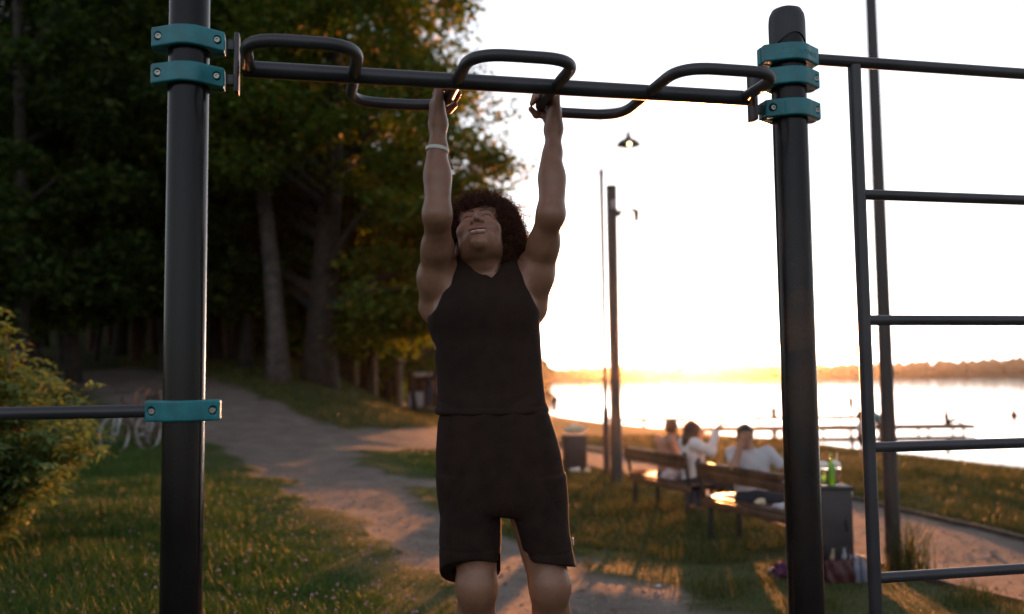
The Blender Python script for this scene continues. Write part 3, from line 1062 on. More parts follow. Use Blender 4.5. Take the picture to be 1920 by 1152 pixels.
# lush lawn on the left, up to the road
X, Y, r = scatter(230000, -0.68, 0.05, 3.2, 16.5, 51, 1.25, True)
pm = path_mask(X, Y)
worn = sst(-1.9, -0.2, seg_dist(X, Y, TRAIL)) * sst(0.62, 0.38, fbm(X * 1.7, Y * 1.7, 61, 3))
keep = (pm < 0.35 + 0.45 * r.uniform(0, 1, len(X)) ** 3) & (seg_dist(X, Y, ROAD) < 0.15) & (r.uniform(0, 1, len(X)) > 0.8 * worn)
X, Y, pm = X[keep], Y[keep], pm[keep]
td = seg_dist(X, Y, TRAIL)
Hh = (0.035 + 0.10 * sst(-0.1, -2.0, td)) * (0.55 + 0.9 * fbm(X * 1.6, Y * 1.6, 9)) * (0.5 + np.random.default_rng(1).uniform(0, 1, len(X)))
V, F = blades(X, Y, Hh * (1 - 0.6 * pm), 0.0014 + 0.0002 * Y, 52)
tag(mk('grass', V, F, grass_m, smooth=False), kind='stuff')
# drier grass on the right, between trail, benches and promenade, and the lawn down to the lake
X, Y, r = scatter(90000, -0.08, 0.60, 3.4, 19, 53, 1.2, True)
pm = path_mask(X, Y)
keep = pm < 0.3 + 0.5 * r.uniform(0, 1, len(X)) ** 3
X, Y, pm = X[keep], Y[keep], pm[keep]
tuft = sst(0.45, 0.75, fbm(X * 2.1, Y * 2.1, 19))
Hh = (0.035 + 0.12 * tuft) * (0.5 + np.random.default_rng(2).uniform(0, 1.1, len(X)))
V, F = blades(X, Y, Hh * (1 - 0.6 * pm), 0.0017 + 0.00025 * Y, 54)
tag(mk('dry_grass', V, F, dry_m, smooth=False), kind='stuff')
# grassy bank beyond the road, and the slope to the lake
X, Y, r = scatter(60000, -0.42, 0.02, 17, 40, 55, 1.2, True)
X2, Y2, r2 = scatter(60000, 0.05, 0.62, 9, 34, 56, 1.3, True)
X, Y = np.concatenate([X, X2]), np.concatenate([Y, Y2])
pm = path_mask(X, Y)
keep = (pm < 0.3) & (X < np.interp(Y, SHX[:, 0], SHX[:, 1]) - 0.3)
X, Y = X[keep], Y[keep]
Hh = 0.07 * (0.4 + 1.6 * fbm(X * 0.7, Y * 0.7, 29)) * (0.5 + np.random.default_rng(3).uniform(0, 1.1, len(X)))
V, F = blades(X, Y, Hh, 0.002 + 0.0004 * Y, 57)
tag(mk('bank_grass', V, F, dry_m, smooth=False), kind='stuff')

# small stones on the trodden earth, dropped leaves, clover heads in the lawn
X, Y, r = scatter(9000, -0.45, 0.55, 3.4, 15, 71, 1.3, True)
k = path_mask(X, Y) > 0.45
X, Y = X[k][:2600], Y[k][:2600]
n = len(X); s = r.uniform(0.004, 0.016, n) * (r.uniform(0, 1, n) ** 0.5)
cube = np.array([(i, j, q) for q in (-1, 1) for j in (-1, 1) for i in (-1, 1)]) * 0.62
octa = np.array([(1, 0, 0), (-1, 0, 0), (0, 1, 0), (0, -1, 0), (0, 0, 1), (0, 0, -1)], float)
of = np.array([(0, 2, 4), (2, 1, 4), (1, 3, 4), (3, 0, 4), (2, 0, 5), (1, 2, 5), (3, 1, 5), (0, 3, 5)])
V = octa[None] * (s[:, None, None] * r.uniform(0.6, 1.4, (n, 6, 1))) * np.array([1.2, 1, 0.7]) + np.stack([X, Y, ground_z(X, Y) - 0.028], 1)[:, None, :]
F = (of[None] + np.arange(n)[:, None, None] * 6).reshape(-1, 3)
tag(mk('pebbles', V.reshape(-1, 3), F, mat('pale_stones', (0.22, 0.20, 0.18), 0.9, var=0.4, scale=3)), kind='stuff')
X, Y, r = scatter(900, -0.5, 0.6, 3.5, 18, 72, 1.2, True)
n = len(X)
a = r.uniform(0, 6.28, n); L_ = r.uniform(0.03, 0.07, n)
V, F = leaf_quads(np.stack([X, Y, ground_z(X, Y) + 0.012 * (1 - path_mask(X, Y)) - 0.018], 1), unit(np.stack([r.normal(size=n) * 0.3, r.normal(size=n) * 0.3, np.ones(n)], 1)), unit(np.stack([np.cos(a), np.sin(a), r.uniform(0, 0.3, n)], 1)), L_, L_ * 0.7)
tag(mk('fallen_leaves', V, F, leaf_mat('dry_leaves', [(0, (0.10, 0.055, 0.02)), (0.5, (0.18, 0.12, 0.04)), (1, (0.25, 0.20, 0.08))], 0.1), smooth=False), kind='stuff')
X, Y, r = scatter(420, -0.6, -0.1, 3.6, 10, 73, 1.2, True)
k = path_mask(X, Y) < 0.1
X, Y = X[k], Y[k]; n = len(X)
V = octa[None] * 0.011 * r.uniform(0.6, 1.2, (n, 1, 1)) + np.stack([X, Y, ground_z(X, Y) + r.uniform(0.07, 0.16, n)], 1)[:, None, :]
F = (of[None] + np.arange(n)[:, None, None] * 6).reshape(-1, 3)
tag(mk('clover_heads', V.reshape(-1, 3), F, mat('pinkish_clover', (0.36, 0.22, 0.24), 0.9)), kind='stuff')

# ------------------------------------------------------------------ lamp, posts, benches, bins
pole_m = mat('dark_painted_pole', (0.035, 0.028, 0.028), 0.5, var=0.2, scale=3, bump=0.1, bscale=60)
thin_m = mat('galvanised_rod', (0.42, 0.42, 0.42), 0.45, metal=0.3)
wood_m = mat('stained_bench_wood', (0.085, 0.045, 0.028), 0.42, var=0.35, scale=9, bump=0.2, bscale=60)
iron_m = mat('black_bench_iron', (0.02, 0.019, 0.02), 0.5)
bin_m = mat('grey_sheet_steel', (0.030, 0.026, 0.030), 0.5, var=0.2, scale=6, bump=0.1, bscale=40)
white_m = mat('white_paper', (0.68, 0.67, 0.66), 0.7, bump=0.3, bscale=40)
glow_m = bpy.data.materials.new('lamp_bulb_glow'); glow_m.use_nodes = True
b_ = glow_m.node_tree.nodes['Principled BSDF']
b_.inputs['Base Color'].default_value = (1, 0.8, 0.5, 1); b_.inputs['Emission Color'].default_value = (1, 0.62, 0.25, 1); b_.inputs['Emission Strength'].default_value = 2.0

def local(o, P): return [Vector(q) - Vector(ORG[o.name]) for q in P]

p = on_ground(1138, 892)
lamp = thing('street_lamp', 'slim gooseneck street lamp with a bell shade hanging over the path', 'street lamp', p)
D = p.y
zt = at(1130, 318, D).z - p.z
za = at(1128, 212, D).z - p.z
ax_ = at(1178, 260, D).x - p.x
MB().lathe([(0.062, -0.2), (0.062, 1.2), (0.058, 1.25), (0.042, 1.3), (0.036, zt - 0.12), (0.044, zt - 0.11), (0.044, zt - 0.02), (0.012, zt)], 18).build('pole', pole_m, lamp, auto=40)
MB().tube([(0, 0, zt - 0.05)] + fillet([(0, 0, zt), (0, 0, za), (ax_ * 0.02, 0, za + 0.06), (ax_ * 0.5, 0, za + 0.10), (ax_ * 0.98, 0, za + 0.02), (ax_, 0, za - 0.28)], 0.12, 6), 0.015, 8).build('arm', thin_m, lamp)
zs = at(1178, 248, D).z - p.z
sh = MB().lathe([(0.018, 0.02), (0.024, 0.0), (0.032, -0.03), (0.052, -0.10), (0.065, -0.125), (0.12, -0.15), (0.185, -0.19), (0.228, -0.245), (0.234, -0.262), (0.226, -0.258), (0.18, -0.205), (0.10, -0.165), (0.03, -0.15)], 32, (ax_, 0, zs))
sh.build('shade', mat('dark_enamel', (0.05, 0.045, 0.05), 0.35, col2=(0.04, 0.036, 0.04)), lamp, auto=50)
MB().lathe([(0.004, -0.05), (0.03, -0.04), (0.036, -0.01), (0.02, 0.04), (0.015, 0.09)], 14, (ax_ + 0.02, 0, zs - 0.225)).build('bulb', glow_m, lamp)

p = on_ground(1157, 908)
D = p.y
cp = thing('camera_post', 'thick brown post with a small arm holding a hanging security camera', 'post', p)
zt = at(1147, 349, D).z - p.z
MB().lathe([(0.105, -0.2), (0.105, 1.1), (0.098, 1.13), (0.092, zt), (0.085, zt + 0.004)], 28).build('pole', pole_m, cp, auto=40)
zc = at(1150, 385, D).z - p.z
MB().box((0.015, -0.095, zc), (0.075, 0.05, 0.15), None, 0.012).build('junction_box', mat('pale_grey_plastic', (0.33, 0.31, 0.33), 0.5), cp, auto=40)
zz = at(1165, 397, D).z - p.z
MB().tube([(0.08, 0, zz), (0.42, -0.02, zz + 0.02)], 0.02, 8).box((0.12, 0, zz - 0.03), (0.09, 0.06, 0.11), None, 0.01).build('camera_arm', pole_m, cp, auto=40)
k = MB(); k.lathe([(0.02, 0.03), (0.045, 0.02), (0.045, -0.07), (0.035, -0.13), (0.045, -0.14), (0.045, -0.17), (0.01, -0.18)], 16, (0.43, -0.02, zz))
k.tube([(0.36, -0.02, zz + 0.02), (0.42, -0.02, zz + 0.03)], 0.03, 8)
k.build('camera_head', mat('rusty_brown_paint', (0.11, 0.055, 0.035), 0.5), cp, auto=40)

p = on_ground(1677, 1072)
lm = thing('lamp_column', 'tall tapering dark column standing in the weeds behind the wall ladder', 'lamp column', p)
MB().lathe([(0.064, -0.2), (0.062, 0.4), (0.036, 5.6), (0.034, 6.6)], 24).build('pole', pole_m, lm, auto=40)
MB().lathe([(0.036, 6.6), (0.05, 6.62), (0.16, 6.72), (0.17, 6.80), (0.05, 6.88), (0.01, 6.9)], 24).build('lamp_head', pole_m, lm, auto=40)

def bench():
    b = thing('park_bench', '', 'bench', (0, 0, 0), 0, 'slatted benches facing the lake')
    Lh = 0.78
    back = MB()
    for z in (0.678, 0.764):
        o = MB().box((0, -0.01 - (z - 0.6) * 0.12, z), (2 * Lh, 0.03, 0.084), Euler((rad(8), 0, 0)).to_matrix(), 0.005).build('back_plank', wood_m, b, auto=40)
    for y in (0.075, 0.18, 0.285, 0.39):
        MB().box((0, y, 0.44), (2 * Lh, 0.095, 0.032), None, 0.005).build('seat_plank', wood_m, b, auto=40)
    MB().box((0, 0.03, 0.385), (2 * Lh - 0.02, 0.03, 0.075), None, 0.004).box((0, 0.42, 0.385), (2 * Lh - 0.02, 0.03, 0.075), None, 0.004).build('apron', wood_m, b, auto=40)
    for sx in (-1, 1):
        x = sx * (Lh - 0.12)
        for y in (0.05, 0.40): MB().box((x, y, 0.15), (0.05, 0.04, 0.44), None, 0.004).build('leg', iron_m, b, auto=40)
        MB().box((x + sx * 0.085, 0.005, 0.63), (0.04, 0.03, 0.42), Euler((rad(8), 0, 0)).to_matrix(), 0.004).build('back_support', iron_m, b, auto=40)
        MB().box((x, 0.225, 0.405), (0.04, 0.37, 0.03), None, 0.003).build('seat_support', iron_m, b, auto=40)
    return b
BZ = math.atan2(-0.933, 0.36)
b1 = bench(); b1['label'] = 'nearer dark wooden bench, with the man in grey T-shirt leaning on its backrest'
b1.location = G(2.22, 9.17) + Vector((0, 0, -0.02)); b1.rotation_euler = (0, 0, BZ)
b2 = copy_tree(b1); b2['label'] = 'farther dark wooden bench, with the two people seen from behind'
b2.location = G(1.83, 12.15) + Vector((0, 0, -0.02)); b2.rotation_euler = (0, 0, BZ)
def on_bench(b, x, y, z=0.457):
    return b.location + Matrix.Rotation(b.rotation_euler.z, 3, 'Z') @ Vector((x, y, z))

# things left on the seats
q = on_bench(b1, -0.30, 0.23)
t = thing('pizza_box', 'open white cardboard food box on the nearer bench seat', 'food box', q, BZ + 0.1)
MB().box((0, 0, 0.018), (0.34, 0.30, 0.035), None, 0.004).build('tray', white_m, t, auto=40)
MB().box((0.0, 0.155, 0.12), (0.34, 0.008, 0.22), Euler((rad(-25), 0, 0)).to_matrix(), 0.002).build('lid', white_m, t, auto=40)
def crumple(name, label, cat, loc, sz, m, seed, group=None):
    bm = bmesh.new(); bmesh.ops.create_icosphere(bm, subdivisions=3, radius=1)
    r_ = np.random.default_rng(seed)
    ph = r_.uniform(0, 6, 6)
    V = []
    for v in bm.verts:
        c = v.co
        d = 1 + 0.16 * math.sin(5 * c.x + ph[0] + 2 * c.y) + 0.14 * math.sin(7 * c.y + ph[1] + c.z * 3) + 0.1 * math.sin(9 * c.z + ph[2] + 4 * c.x) + r_.uniform(-0.05, 0.05)
        V.append((c.x * d * sz[0], c.y * d * sz[1], max(-0.75, c.z * d) * sz[2] + 0.75 * sz[2]))
    F = [[v.index for v in fc.verts] for fc in bm.faces]; bm.free()
    o = mk(name, V, F, m, smooth=False); o.location = loc
    return tag(o, label, cat, group)
crumple('crumpled_bag', 'crumpled pale plastic bag lying on the farther bench seat', 'bag', on_bench(b2, 0.22, 0.12), (0.16, 0.12, 0.07), mat('pale_plastic', (0.55, 0.5, 0.55), 0.5), 1)
crumple('orange_pouch', 'small orange pouch at the far end of the farther bench seat', 'pouch', on_bench(b2, -0.62, 0.10), (0.11, 0.08, 0.03), mat('orange_cloth', (0.6, 0.22, 0.07), 0.7), 2)
crumple('napkin', 'crumpled cream napkin on the nearer bench seat beside the food box', 'napkin', on_bench(b1, 0.10, 0.13), (0.05, 0.045, 0.03), mat('cream_paper', (0.7, 0.62, 0.45), 0.8), 3)
crumple('plastic_wrap', 'scrunched clear wrapper near the near end of the bench seat', 'wrapper', on_bench(b1, 0.45, 0.14), (0.10, 0.06, 0.03), mat('grey_film', (0.5, 0.5, 0.56), 0.35), 4)
q = on_bench(b1, 0.68, 0.13)
t = thing('paper_cup', 'white paper cup standing at the near end of the bench, against the post', 'cup', q)
MB().lathe([(0.032, 0), (0.042, 0.13), (0.044, 0.133), (0.040, 0.133), (0.031, 0.01)], 20).build('cup_body', white_m, t, auto=40)
MB().lathe([(0.046, 0.131), (0.046, 0.142), (0.04, 0.148), (0.02, 0.15)], 20).build('cup_lid', white_m, t, auto=40)

def litter_bin(label, loc, rz):
    t = thing('litter_bin', label, 'litter bin', loc, rz, 'grey sheet steel litter bins')
    w, h = 0.41, 0.69
    MB().box((0, 0, h / 2 + 0.02), (w, 0.42, h - 0.04), None, 0.012).build('casing', bin_m, t, auto=40)
    MB().box((0, 0, h + 0.012), (w + 0.02, 0.44, 0.025), None, 0.006).build('lid', bin_m, t, auto=40)
    MB().box((0, -0.2125, 0.40), (w - 0.06, 0.008, 0.50), None, 0.003).build('door', bin_m, t, auto=40)
    MB().box((0.15, -0.222, 0.42), (0.018, 0.016, 0.09), None, 0.004).build('handle', iron_m, t, auto=40)
    MB().box((0, 0, 0.02), (w - 0.06, 0.36, 0.05)).build('plinth', iron_m, t, auto=40)
    return t
pb = on_ground(1540, 1088)
bin1 = litter_bin('grey litter bin with drinks standing on its lid, beside the benches', pb + Vector((0.055, 0.2, 0.0)), 0.02)
bt = bin1.location + Vector((0, 0, 0.715))
clear = bpy.data.materials.new('clear_plastic'); clear.use_nodes = True
b_ = clear.node_tree.nodes['Principled BSDF']
b_.inputs['Base Color'].default_value = (0.95, 0.95, 0.95, 1); b_.inputs['Roughness'].default_value = 0.12; b_.inputs['Transmission Weight'].default_value = 0.85; b_.inputs['IOR'].default_value = 1.1
def drink(name, col):
    m = bpy.data.materials.new(name); m.use_nodes = True
    b_ = m.node_tree.nodes['Principled BSDF']
    b_.inputs['Base Color'].default_value = (*col, 1); b_.inputs['Roughness'].default_value = 0.2; b_.inputs['Transmission Weight'].default_value = 0.6; b_.inputs['Subsurface Weight'].default_value = 0.2
    return m
def cold_cup(label, loc, liquid, straw=True):
    t = thing('plastic_cup', label, 'cup', loc, 0, 'iced drinks on the litter bin')
    MB().lathe([(0.032, 0.002), (0.043, 0.125)], 20).build('drink', liquid, t)
    MB().lathe([(0.034, 0.0), (0.045, 0.13), (0.047, 0.133), (0.047, 0.138)], 20).build('cup_body', clear, t)
    MB().lathe([(0.047, 0.138), (0.045, 0.16), (0.034, 0.178), (0.012, 0.186)], 20).build('dome_lid', mat('frosted_dome', (0.75, 0.72, 0.68), 0.4), t)
    if straw: MB().tube([(0, 0, 0.02), (0.02, 0, 0.25)], 0.005, 8).build('straw', mat('cream_straw', (0.75, 0.6, 0.35), 0.5), t)
cold_cup('plastic cup of lime drink under a frosted dome, standing left of the green bottle', bt + Vector((0.03, -0.08, 0)) , drink('lime_drink', (0.45, 0.75, 0.05)), False)
cold_cup('plastic cup of peach drink with a straw, standing right of the green bottle', bt + Vector((0.135, -0.05, 0)), drink('peach_drink', (0.75, 0.35, 0.18)), True)
t = thing('green_bottle', 'slim green bottle standing between the two plastic cups on the bin', 'bottle', bt + Vector((0.085, -0.11, 0)))
gl = drink('green_glass', (0.25, 0.75, 0.05))
MB().lathe([(0.026, 0), (0.028, 0.01), (0.028, 0.14), (0.012, 0.185), (0.011, 0.22)], 18).build('bottle_body', gl, t)
MB().lathe([(0.013, 0.22), (0.013, 0.243), (0.009, 0.245)], 14).build('bottle_cap', mat('green_cap', (0.05, 0.4, 0.05), 0.4), t)
o = crumple('paper_rag', 'sunlit cream paper bundle hooked on the edge of the litter bin', 'paper', bin1.location + Vector((0.225, -0.05, 0.56)), (0.03, 0.05, 0.08), mat('cream_paper', (0.7, 0.62, 0.45), 0.8), 6)
# bags at the foot of the bin
bag = thing('shopping_bag', 'dark red shopping bag with bottles sticking out, at the foot of the bin', 'bag', pb + Vector((0.10, -0.12, -0.02)), 0.1)
B = Blob((-0.16, -0.13, -0.02), (0.16, 0.13, 0.30), 0.008)
B.loft([(0.0, 0, 0, 0.10, 0.065), (0.10, 0.005, 0, 0.115, 0.075), (0.18, 0.0, 0, 0.10, 0.06), (0.205, 0, 0, 0.095, 0.05)], 0.01, p=3)
sl, (X, Y, Z) = B.win(B.lo, B.lo + B.h * B.n)
B.F[sl] += (0.008 * np.sin(60 * X + 30 * Z) * np.sin(50 * Y + 1)).astype(np.float32)
V, Q = B.net(); mk('bag_body', V, Q, mat('dark_red_bag', (0.06, 0.012, 0.014), 0.5, var=0.4, scale=14), bag)
MB().tube([(-0.05, -0.05, 0.18), (-0.045, -0.055, 0.30), (0.045, -0.055, 0.30), (0.05, -0.05, 0.18)], 0.006, 6).build('handle', iron_m, bag)
for dx, c in ((-0.04, (0.25, 0.19, 0.11)), (0.05, (0.22, 0.22, 0.26))):
    MB().lathe([(0.026, 0.12), (0.026, 0.22), (0.011, 0.25), (0.011, 0.28)], 12, (dx, 0.01, 0)).build('bottle_top', mat('bag_bottle_%d' % int(c[0] * 100), c, 0.25), bag)
fl = thing('bottle_pack', 'shrink-wrapped pack of clear bottles leaning right of the dark red bag', 'bottle pack', pb + Vector((0.245, -0.10, -0.02)), 0.3)
for i in range(4):
    MB().lathe([(0.028, 0), (0.03, 0.01), (0.03, 0.15), (0.012, 0.20), (0.012, 0.225)], 14, (0.032 * (1 if i % 2 else -1), 0.032 * (1 if i // 2 else -1), 0)).build('bottle', mat('bluish_plastic', (0.16, 0.17, 0.23), 0.2), fl)
crumple('purple_pouch', 'purple cloth pouch on the grass at the foot of the thick post', 'pouch', on_ground(1466, 1084), (0.07, 0.08, 0.07), mat('purple_cloth', (0.07, 0.012, 0.05), 0.7), 9)
crumple('white_wrapper', 'small white wrapper lying on the grass beside the purple pouch', 'wrapper', on_ground(1452, 1072), (0.05, 0.03, 0.02), mat('grey_film', (0.5, 0.5, 0.56), 0.35), 10)
crumple('white_scrap', 'tiny white scrap lying on the trampled trail right of the man', 'paper scrap', on_ground(1235, 1100), (0.018, 0.012, 0.008), white_m, 11)
p = on_ground(1078, 882)
bin2 = litter_bin('far grey litter bin beside the path, behind the man', p, 0.15)
crumple('rubbish_bag', 'bright rubbish bag heaped on top of the far litter bin', 'bag', p + Vector((0.02, 0, 0.755)), (0.22, 0.16, 0.09), mat('cream_paper', (0.7, 0.62, 0.45), 0.8), 12)
crumple('litter_bag', 'white litter bag on the ground left of the far bin', 'bag', p + Vector((-0.02, -0.42, -0.02)), (0.10, 0.07, 0.06), white_m, 13)
crumple('paper_ball', 'cream paper ball on the ground right of the far bin', 'paper', p + Vector((0.22, -0.40, -0.02)), (0.06, 0.06, 0.06), mat('cream_paper', (0.7, 0.62, 0.45), 0.8), 14)

# timber edging of the promenade
def offset_line(pts, s):
    P = [Vector((a, b, 0)) for a, b, w in pts]; out = []
    for i, (a, b, w) in enumerate(pts):
        t_ = (P[min(i + 1, len(P) - 1)] - P[max(i - 1, 0)]).normalized()
        out.append(P[i] + Vector((t_.y, -t_.x, 0)) * w * s)
    return out
for s in (-1, 1):
    L = fillet(offset_line(PROM, s), 3.0, 6)
    fine = []
    for a_, b__ in zip(L[:-1], L[1:]):
        m = max(1, int((b__ - a_).length / 0.5))
        fine += [a_ + (b__ - a_) * (i / m) for i in range(m)]
    V, F = [], []
    for i, q in enumerate(fine):
        t_ = (fine[min(i + 1, len(fine) - 1)] - fine[max(i - 1, 0)]).normalized(); nrm = Vector((t_.y, -t_.x, 0)) * 0.022
        z = float(ground_z(q.x, q.y))
        V += [(q - nrm) + Vector((0, 0, z - 0.1)), (q - nrm) + Vector((0, 0, z + 0.025)), (q + nrm) + Vector((0, 0, z + 0.025)), (q + nrm) + Vector((0, 0, z - 0.1))]
        if i:
            for k_ in range(3): F.append(((i - 1) * 4 + k_, (i - 1) * 4 + k_ + 1, i * 4 + k_ + 1, i * 4 + k_))
    tag(mk('kerb', V, F, mat('weathered_edging', (0.06, 0.05, 0.042), 0.85, var=0.3, scale=6), smooth=False), kind='structure')

# weeds at the lamp column
wp = on_ground(1708, 1078)
weeds = thing('weed_tuft', 'tall yellow-green weeds growing at the foot of the tapering column', 'weeds', wp)
r = np.random.default_rng(91); n = 200
rr = np.abs(r.normal(0, 0.12, n)); aa = r.uniform(0, 6.28, n)
gz0 = ground_z
X, Y = wp.x + rr * np.cos(aa), wp.y + rr * np.sin(aa)
V, F = blades(X, Y, r.uniform(0.15, 0.6, n) * np.clip(1.2 - rr * 1.8, 0.3, 1), 0.0035, 92, 0.35)
mk('leaves', V, F, dry_m, weeds, world=True, smooth=False)

# ------------------------------------------------------------------ bicycles and rack
tyre_m = mat('pale_tyre_rubber', (0.17, 0.165, 0.16), 0.7)
rim_m = mat('rim_metal', (0.45, 0.44, 0.43), 0.35, metal=0.9)
fr_m = mat('bicycle_paint', (0.10, 0.04, 0.03), 0.35)
sil_m = mat('silver_fork', (0.6, 0.62, 0.66), 0.35, metal=0.2)
def wheel(parent, x, R=0.335, M=None):
    M = M if M is not None else Matrix.Identity(3)
    w = MB(); w.tube([(x + R * math.cos(a_), 0, R + R * math.sin(a_)) for a_ in np.linspace(0, 2 * math.pi, 41)[:-1]], 0.017, 8, closed=True)
    o = w.build('wheel', tyre_m, parent)
    w = MB(); w.tube([(x + (R - 0.024) * math.cos(a_), 0, R + (R - 0.024) * math.sin(a_)) for a_ in np.linspace(0, 2 * math.pi, 41)[:-1]], 0.011, 6, closed=True)
    w.build('rim', rim_m, o)
    w = MB()
    for k_ in range(20):
        a_ = k_ * 2 * math.pi / 20
        w.tube([(x, 0.02 * (-1) ** k_, R), (x + (R - 0.03) * math.cos(a_), 0, R + (R - 0.03) * math.sin(a_))], 0.0018, 4)
    w.build('spokes', rim_m, o)
    MB().tube([(x, -0.045, R), (x, 0.045, R)], 0.02, 10).build('hub', rim_m, o)
    w = MB(); w.tube([(x + (R + 0.035) * math.cos(a_), 0, R + (R + 0.035) * math.sin(a_)) for a_ in np.linspace(0.35, 2.6, 16)], 0.012, 6)
    w.build('mudguard', iron_m, o)
def bicycle(label, loc, rz):
    t = thing('bicycle', label, 'bicycle', loc, rz, 'bicycles parked at the rack')
    wheel(t, 0.0); wheel(t, 1.05)
    bb, st, hd, ht = (0.60, 0, 0.30), (0.78, 0, 0.78), (0.10, 0, 0.62), (0.145, 0, 0.86)
    f_ = MB()
    f_.tube([hd, bb], 0.019, 10).tube([bb, st], 0.017, 10).tube([ht, (0.72, 0, 0.62)], 0.017, 10).tube([hd, ht], 0.021, 10)
    for s in (-1, 1): f_.tube([bb, (1.05, 0.05 * s, 0.335)], 0.010, 8).tube([(0.75, 0, 0.72), (1.05, 0.05 * s, 0.335)], 0.009, 8)
    f_.build('frame', fr_m, t)
    f_ = MB()
    for s in (-1, 1): f_.tube([(0, 0.05 * s, 0.335), (0.075, 0.05 * s, 0.66), (0.10, 0.02 * s, 0.70)], 0.0135, 8)
    f_.build('fork', sil_m, t)
    MB().tube([ht, (0.18, 0, 1.02)], 0.014, 8).tube(fillet([(0.30, -0.29, 1.03), (0.20, -0.20, 1.05), (0.17, 0, 1.02), (0.20, 0.20, 1.05), (0.30, 0.29, 1.03)], 0.08), 0.012, 8).build('handlebar', iron_m, t)
    MB().tube([(0.77, 0, 0.74), (0.81, 0, 0.90)], 0.013, 8).build('seat_post', rim_m, t)
    B = Blob((0.62, -0.14, 0.84), (1.02, 0.14, 1.0), 0.01)
    B.cone((0.70, 0, 0.925), (0.92, 0, 0.93), 0.025, 0.055, 0.03); B.ell((0.93, 0, 0.93), (0.06, 0.09, 0.035), 0.03)
    V, Q = B.net(); mk('saddle', V, Q, iron_m, t)
    MB().tube([(0.60, -0.07, 0.30), (0.60, 0.07, 0.30)], 0.035, 12).tube([(0.60, 0.08, 0.30), (0.68, 0.08, 0.16)], 0.009, 6).tube([(0.60, -0.08, 0.30), (0.52, -0.08, 0.44)], 0.009, 6).box((0.69, 0.12, 0.155), (0.09, 0.07, 0.02)).box((0.51, -0.12, 0.445), (0.09, 0.07, 0.02)).build('crank', rim_m, t)
    MB().tube([(0.30, 0, 0.22), (0.30, 0, 0.22 + 0.001)], 0.001, 4)
    return t
pk = on_ground(214, 854)
bicycle('bicycle with a silver fork parked beside the shrub, front wheel towards the lawn', pk, rad(70))
bicycle('second bicycle, half hidden behind the silver-forked one', pk + Vector((0.36, 0.5, float(ground_z(pk.x + 0.36, pk.y + 0.5)) - pk.z)), rad(74))
sun_tint_m = mat('sun_tinted_steel', (0.20, 0.085, 0.05), 0.5, var=0.3, scale=12)  # orange of the low sun on the hoops, put into their base colour
for px, lab in ((267, 'rack hoop coloured orange as if sunlit, next to the bicycles'), (285, 'rack hoop coloured orange as if sunlit, next to the thick steel post')):
    q = on_ground(px, 838)
    tt = thing('rack_hoop', lab, 'bicycle rack', q, rad(70), 'bicycle rack hoops')
    MB().tube(fillet([(-0.16, 0, -0.1), (-0.16, 0, 0.98), (0.16, 0, 0.98), (0.16, 0, -0.1)], 0.12), 0.028, 10).build('hoop', sun_tint_m, tt)
    MB().tube([(-0.16, 0, 0.45), (0.16, 0, 0.45)], 0.018, 8).build('crossbar', sun_tint_m, tt)

# ------------------------------------------------------------------ kiosk and wooden posts at the edge of the wood
ks = on_ground(788, 764)
kiosk = thing('kiosk', 'small dark timber kiosk with a pale awning under the trees', 'kiosk', ks, rad(-4))
dkw = mat('dark_kiosk_boards', (0.06, 0.04, 0.03), 0.8, var=0.3, scale=3, bump=0.3, bscale=20)
for k_ in range(11):
    MB().box((-0.55 + 0.001 + k_ * 0.40, 0.8, 1.22), (0.385, 0.05, 2.5), None, 0.01).build('wall_board', dkw, kiosk, auto=40)
MB().box((1.5, 1.9, 1.2), (4.3, 2.1, 2.4)).build('wall', dkw, kiosk, smooth=False)
MB().box((1.5, 1.6, 2.55), (4.9, 3.2, 0.14), Euler((rad(4), 0, 0)).to_matrix(), 0.02).build('roof', mat('roof_felt', (0.07, 0.065, 0.07), 0.9), kiosk, auto=40)
MB().box((-0.05, 0.45, 1.48), (0.95, 0.55, 0.10), Euler((rad(12), 0, 0)).to_matrix(), 0.01).build('awning', mat('pale_awning', (0.75, 0.72, 0.62), 0.7), kiosk, auto=40)
MB().box((0.95, 0.76, 1.0), (0.5, 0.02, 0.85), None, 0.004).build('menu_board', mat('pale_board', (0.55, 0.6, 0.66), 0.6), kiosk, auto=40)
dr = MB().box((1.9, 0.755, 1.0), (0.8, 0.03, 2.0), None, 0.005).build('door', mat('kiosk_door', (0.10, 0.075, 0.06), 0.7), kiosk, auto=40)
MB().tube([(2.2, 0.72, 1.0), (2.2, 0.72, 1.15)], 0.015, 6).build('handle', rim_m, dr)
fz = thing('chest_freezer', 'pale grey chest freezer standing in front of the kiosk', 'freezer', ks + Vector((-0.18, -0.1, 0)), 0.05)
MB().box((0, 0, 0.34), (0.66, 0.5, 0.62), None, 0.02).build('cabinet', mat('freezer_enamel', (0.45, 0.47, 0.55), 0.4), fz, auto=40)
MB().box((0, 0, 0.675), (0.68, 0.52, 0.04), None, 0.01).build('lid', mat('freezer_lid', (0.5, 0.52, 0.6), 0.3), fz, auto=40)
pw = mat('weathered_post_wood', (0.24, 0.15, 0.10), 0.85, var=0.3, scale=8, bump=0.3, bscale=30)
